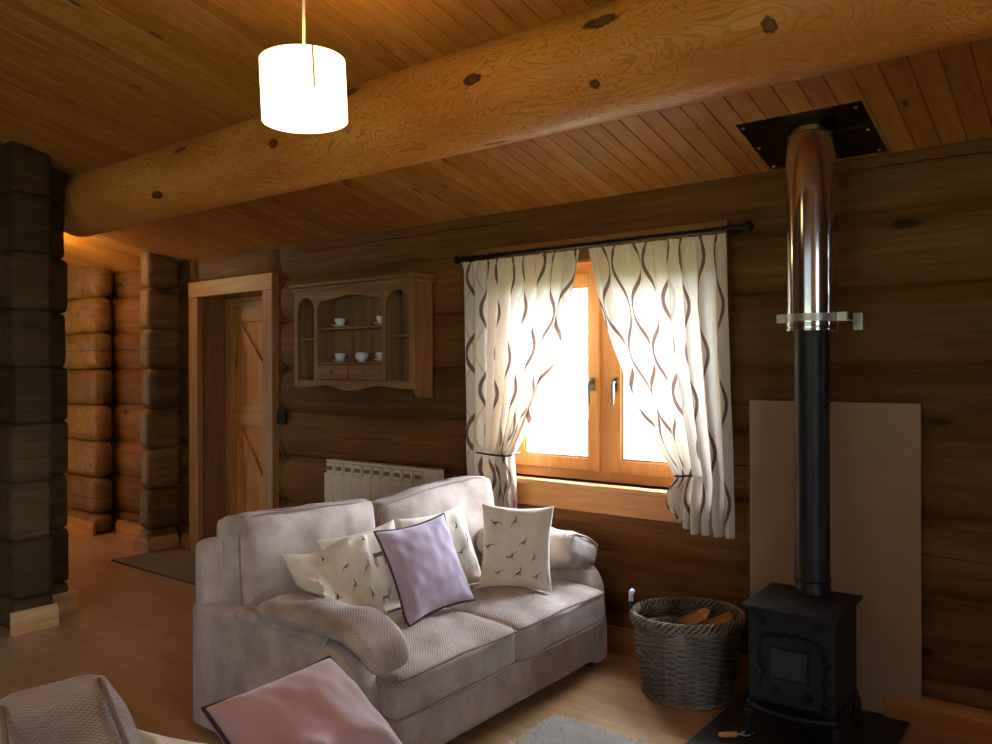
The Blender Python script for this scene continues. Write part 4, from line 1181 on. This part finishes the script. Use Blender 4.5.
mb = MB(); mb.tube([(PX + .12, PY + .0, 1.602), (-.83, 3.47, 1.602)], .004, 6); mb.build('stay', m_zinc, cl)

# ceiling plate following the slope
pl = thing('ceiling_plate', (-.955, 3.30, 2.32), 'square dark steel plate screwed to the ceiling round the flue', 'plate')
def cp(x, y, d=0): return (x, y, ceil_z(y) - d)
def slope_box(mb, xa, xb, ya, yb, d0, d1):
    vs = [cp(xa, ya, d0), cp(xb, ya, d0), cp(xb, yb, d0), cp(xa, yb, d0), cp(xa, ya, d1), cp(xb, ya, d1), cp(xb, yb, d1), cp(xa, yb, d1)]
    mb.raw(vs, [(0, 3, 2, 1), (4, 5, 6, 7), (0, 1, 5, 4), (1, 2, 6, 5), (2, 3, 7, 6), (3, 0, 4, 7)])
for (ya, yb, d) in ((3.10, 3.285, .004), (3.275, 3.508, .008)):
    for (xa, xb) in ((-1.187, PX - .083), (PX + .083, -.721)):
        mb = MB(); slope_box(mb, xa, xb, ya, yb, -.001, d); mb.build('half_plate', m_platedark, pl)
mb = MB(); slope_box(mb, PX - .083, PX + .083, 3.10, PY - .083, -.001, .004); mb.build('half_plate', m_platedark, pl)
mb = MB(); slope_box(mb, PX - .083, PX + .083, PY + .083, 3.508, -.001, .008); mb.build('half_plate', m_platedark, pl)
mb = MB(); vs = []; K = 64
for k in range(K):
    a = 2 * PI * (k + .5) / K; c_, s_ = math.cos(a), math.sin(a); m_ = .083 / max(abs(c_), abs(s_))
    for (rr_, d) in ((.076, .006), (m_, .006), (m_, -.001), (.076, -.001)):
        x, y = PX + rr_ * c_, PY + rr_ * s_; vs.append((x, y, ceil_z(y) - d))
mb.raw(vs, [(4 * k + a, 4 * ((k + 1) % K) + a, 4 * ((k + 1) % K) + (a + 1) % 4, 4 * k + (a + 1) % 4) for k in range(K) for a in range(4)]); mb.build('collar_ring', m_platedark, pl)
for (x, y) in ((-1.165, 3.12), (-1.165, 3.30), (-1.165, 3.48), (-.745, 3.12), (-.745, 3.30), (-.745, 3.48)):
    mb = MB(); z = ceil_z(y) - .010; mb.lathe([(0, z - .006), (.006, z - .004), (.008, z + .002)], (x, y, 0), 10); mb.build('screw', m_zinc, pl, smooth=True)

# ------------------------------------------------------------------ log basket
BX, BY, BH = -1.475, 3.262, .355
bk = thing('log_basket', (BX, BY, 0), 'round grey wicker log basket full of firewood between sofa and stove', 'basket')
def bR(z): return .178 + .055 * (z / BH) ** .85
mb = MB(); NS = 30; NR = 27
for r_ in range(NR):
    z = .012 + (BH - .05) * r_ / (NR - 1); pts = []
    for i in range(NS * 4):
        a = 2 * PI * i / (NS * 4); w = .0055 * math.cos(NS / 2 * a * 1.0 * 1 + PI * r_)
        pts.append((BX + (bR(z) + w) * math.cos(a), BY + (bR(z) + w) * math.sin(a), z + .0015 * math.sin(a * 5 + r_)))
    mb.tube(pts, .0058, 5, closed=True)
mb.build('weave', m_wick, bk, smooth=True)
mb = MB()
for k in range(NS):
    a = 2 * PI * (k + .5) / NS
    mb.tube([(BX + bR(z) * math.cos(a), BY + bR(z) * math.sin(a), z) for z in [BH * i / 6 for i in range(7)]], .0036, 5)
mb.build('stake', m_wickrim, bk, smooth=True)
mb = MB()
for q in range(5):
    pts = []
    for i in range(160):
        a = 2 * PI * i / 160; tw = a * 11 + q * 2 * PI / 5
        rr_ = bR(BH) + .011 * math.cos(tw); pts.append((BX + rr_ * math.cos(a), BY + rr_ * math.sin(a), BH - .018 + .022 * math.sin(tw) + .008 * math.cos(a + .5)))
    mb.tube(pts, .0052, 5, closed=True)
mb.build('rim', m_wickrim, bk, smooth=True)
mb = MB(); mb.lathe([(0, .004), (.17, .004), (.17, .014), (0, .014)], (BX, BY, 0), 32)
mb.build('bottom', m_wick, bk)
mb = MB(); pts = []
for i in range(120):
    a = 2 * PI * i / 120; pts.append((BX + (.186 + .004 * math.cos(a * 20)) * math.cos(a), BY + (.186 + .004 * math.cos(a * 20)) * math.sin(a), .012 + .004 * math.sin(a * 20)))
mb.tube(pts, .008, 6, closed=True); mb.build('foot_border', m_wickrim, bk, smooth=True)
a = PI * 1.10                                              # leather handle standing up at the sofa side
hxp, hyp = BX + (bR(BH) + .004) * math.cos(a), BY + (bR(BH) + .004) * math.sin(a)
mb = MB(); tx, ty = -math.sin(a), math.cos(a)
pts = [(hxp + tx * .042 * math.cos(b) , hyp + ty * .042 * math.cos(b), BH - .04 + .10 * math.sin(b)) for b in [PI * i / 14 for i in range(15)]]
mb.tube(pts, .009, 8); hh_ = mb.build('handle', m_leather, bk, smooth=True, label='dark leather loop handle')
mb = MB(); mb.tube([(hxp + tx * .03, hyp + ty * .03, BH + .03), (hxp + tx * .012, hyp + ty * .012 - .004, BH + .066), (hxp - tx * .012, hyp - ty * .012 - .004, BH + .066)], [.0115, .0115, .0115], 8); mb.build('binding', m_strap, hh_, smooth=True)

def firewood(c, L, r, yaw, pitch, seed, label, split=True):
    rnd = random.Random(seed)
    M = Matrix.Translation(c) @ Matrix.Rotation(yaw, 4, 'Z') @ Matrix.Rotation(pitch, 4, 'Y') @ Matrix.Rotation(rnd.uniform(0, 6), 4, 'X')
    t = thing('firewood_log', M=M, label=label, cat='firewood', group='firewood in the wicker basket')
    # split quarter: bark arc and two riven faces
    prof = [(0, 0)] + [(r * 1.5 * math.cos(b), r * 1.5 * math.sin(b)) for b in [PI / 2 * i / 6 * .9 for i in range(7)]]
    vs = []; N = 8; n = len(prof)
    for i in range(N + 1):
        x = -L / 2 + L * i / N
        for (p, q) in prof: vs.append((x, p - r * .6 + .003 * noise.noise(Vector((x * 20, p * 30, seed))), q - r * .6 + .003 * noise.noise(Vector((x * 20, q * 30, seed + 3)))))
    mb = MB(); mb.raw(vs, [(i * n + j, i * n + (j + 1) % n, (i + 1) * n + (j + 1) % n, (i + 1) * n + j) for i in range(N) for j in (0, n - 1)] + [tuple(range(n)), tuple(N * n + j for j in range(n))])
    mb.build('split_face', m_fire, t, local=True)
    mb = MB(); mb.raw([v for v in vs], [(i * n + j, i * n + (j + 1) % n, (i + 1) * n + (j + 1) % n, (i + 1) * n + j) for i in range(N) for j in range(1, n - 1)]); mb.build('bark', m_bark, t, local=True, smooth=True, solid=.003)
firewood((BX + .045, BY - .045, .345), .21, .032, R(-35), R(-28), 1, 'split log leaning highest in the basket, pale face up')
firewood((BX + .115, BY + .03, .32), .17, .025, R(60), R(-12), 2, 'split log beside the highest one, on the stove side of the basket')
firewood((BX - .10, BY - .01, .29), .20, .026, R(80), R(6), 3, 'split log lying on the sofa side of the basket')
firewood((BX + .02, BY + .115, .27), .18, .026, R(0), R(4), 4, 'split log at the back of the basket against the weave')
firewood((BX + .02, BY - .0, .20), .26, .03, R(-60), R(0), 5, 'split log low in the middle of the basket')
firewood((BX - .02, BY - .125, .255), .18, .026, R(-8), R(-4), 6, 'split log at the front of the basket just under the rim')

# hearth tool
tl = thing('stove_tool', (-1.10, 2.93, .03), 'small stove tool with turned wooden handle and wire loop on the hearth', 'stove tool')
Mt = Matrix.Translation((-1.150, 2.91, .036)) @ Matrix.Rotation(R(40), 4, 'Z')
mb = MB(); mb.lathe([(0, -.036), (.007, -.036), (.009, -.03), (.0105, -.01), (.010, .01), (.0115, .025), (.008, .034), (0, .036)], (0, 0, 0), 16, axis='x'); mb.v = [Mt @ v for v in mb.v]; mb.build('handle', m_handlewood, tl, smooth=True)
mb = MB(); pts = [Vector((.036, 0, 0)), Vector((.05, 0, 0))] + [Vector((.065 + .016 * math.cos(b), .016 * math.sin(b), .001)) for b in [PI + 2 * PI * i / 12 for i in range(11)]] + [Vector((.083, .012, .001)), Vector((.094, .014, .0)), Vector((.098, .006, 0))]
mb.tube([Mt @ p for p in pts], .0032, 6); mb.build('wire_loop', m_zinc, tl, smooth=True)

# shaggy rug
rg = thing('shaggy_rug', (-1.2, 1.9, 0), 'pale shaggy wool rug on the floor in front of the sofa', 'rug')
RX0, RX1, RY0, RY1 = -1.775, -.70, 1.75, 2.68
mb = MB(); mb.box((RX0 + .01, RY0, .001), (RX1, RY1 - .01, .008)); mb.build('backing', m_rug, rg)
mb = MB(); rnd = random.Random(5); vs = []; fs = []
for k in range(34000):
    if k < 12000: x, y = rnd.uniform(RX0, RX0 + .5), rnd.uniform(RY1 - .45, RY1)
    else: x, y = rnd.uniform(RX0, RX1), rnd.uniform(RY0, RY1)
    h = rnd.uniform(.016, .032); a = rnd.uniform(0, 2 * PI); l = rnd.uniform(.0, .016); w = .0016; b = rnd.uniform(0, PI)
    dx, dy = math.cos(a) * l, math.sin(a) * l; wx, wy = math.cos(b) * w, math.sin(b) * w
    i = len(vs); vs += [(x - wx, y - wy, .007), (x + wx, y + wy, .007), (x + dx * .5 + wx, y + dy * .5 + wy, .007 + h * .6), (x + dx * .5 - wx, y + dy * .5 - wy, .007 + h * .6), (x + dx * 1.3, y + dy * 1.3, .007 + h)]
    fs += [(i, i + 1, i + 2, i + 3), (i + 3, i + 2, i + 4)]
mb.raw(vs, fs); mb.build('pile', m_rug, rg, kind='stuff')

# door mat
dm = thing('doormat', (-5.3, 3.25, 0), 'flat olive coir doormat on the floor before the plank door', 'doormat')
mb = MB(); mb.box((-5.905, 2.955, .001), (-4.60, 3.475, .010)); mb.build('backing', m_matedge, dm)
mb = MB(); mb.box((-5.90, 2.96, .010), (-4.605, 3.47, .015)); mb.build('pile', m_mat, dm)

# ================================================================== light
def light(name, typ, loc, energy, color, **kw):
    l = bpy.data.lights.new(name, typ); l.energy = energy; l.color = color
    for k, v in kw.items():
        if k != 'rot': setattr(l, k, v)
    o = bpy.data.objects.new(name, l); o.location = loc
    if 'rot' in kw: o.rotation_euler = kw['rot']
    col.objects.link(o); return o
light('pendant_light', 'POINT', (LX, LY, LZ - .01), LAMP_W if 'LAMP_W' in globals() else 35, (1.0, .62, .25), shadow_soft_size=.035)
light('hall_light', 'POINT', (-6.35, 2.62, 2.28), 15, (1.0, .63, .25), shadow_soft_size=.05)
# sky portals in the window openings help sampling the daylight
def portal(loc, rot, sx, sy):
    o = light('daylight_portal', 'AREA', loc, 1, (1, 1, 1), shape='RECTANGLE', size=sx, size_y=sy, rot=rot); o.data.cycles.is_portal = True
portal((-2.085, 3.78, 1.4), (R(-90), 0, 0), 1.2, 1.1)
portal((-1.1, YS - .12, 1.1), (R(90), 0, 0), 2.9, 2.0)
portal((XE + .12, -.9, 1.5), (0, R(90), 0), 1.2, 1.4)

wd = bpy.data.worlds.new('sky'); sc.world = wd; wd.use_nodes = True
nt = wd.node_tree; bg = nt.nodes['Background']
tc = nt.nodes.new('ShaderNodeTexCoord'); sp_ = nt.nodes.new('ShaderNodeSeparateXYZ'); nt.links.new(tc.outputs['Generated'], sp_.inputs[0])
def mapr(sock, a, b, c, d):
    m = nt.nodes.new('ShaderNodeMapRange'); nt.links.new(sock, m.inputs[0])
    for i, q in enumerate((a, b, c, d)): m.inputs[i + 1].default_value = q
    return m.outputs[0]
mN = mapr(sp_.outputs['Y'], -.15, .35, 1.3, 56.0)       # the bright side of the sky is beyond the north window
mE = mapr(sp_.outputs['X'], .2, .9, 0.0, 14.0)  # eastern sky raised as fill for the added side window
ml = nt.nodes.new('ShaderNodeMath'); ml.operation = 'ADD'; nt.links.new(mN, ml.inputs[0]); nt.links.new(mE, ml.inputs[1])
bg.inputs[0].default_value = (.68, .80, 1.0, 1); nt.links.new(ml.outputs[0], bg.inputs[1])

sc.view_settings.view_transform = 'Standard'; sc.view_settings.look = 'None'; sc.view_settings.gamma = 1; sc.view_settings.use_curve_mapping = False
sc.view_settings.exposure = .1
sc.cycles.use_denoising = True
sc.cycles.max_bounces = 10; sc.cycles.diffuse_bounces = 6; sc.cycles.sample_clamp_indirect = 8
for o in bpy.data.objects:
    if '_org' in o: del o['_org']
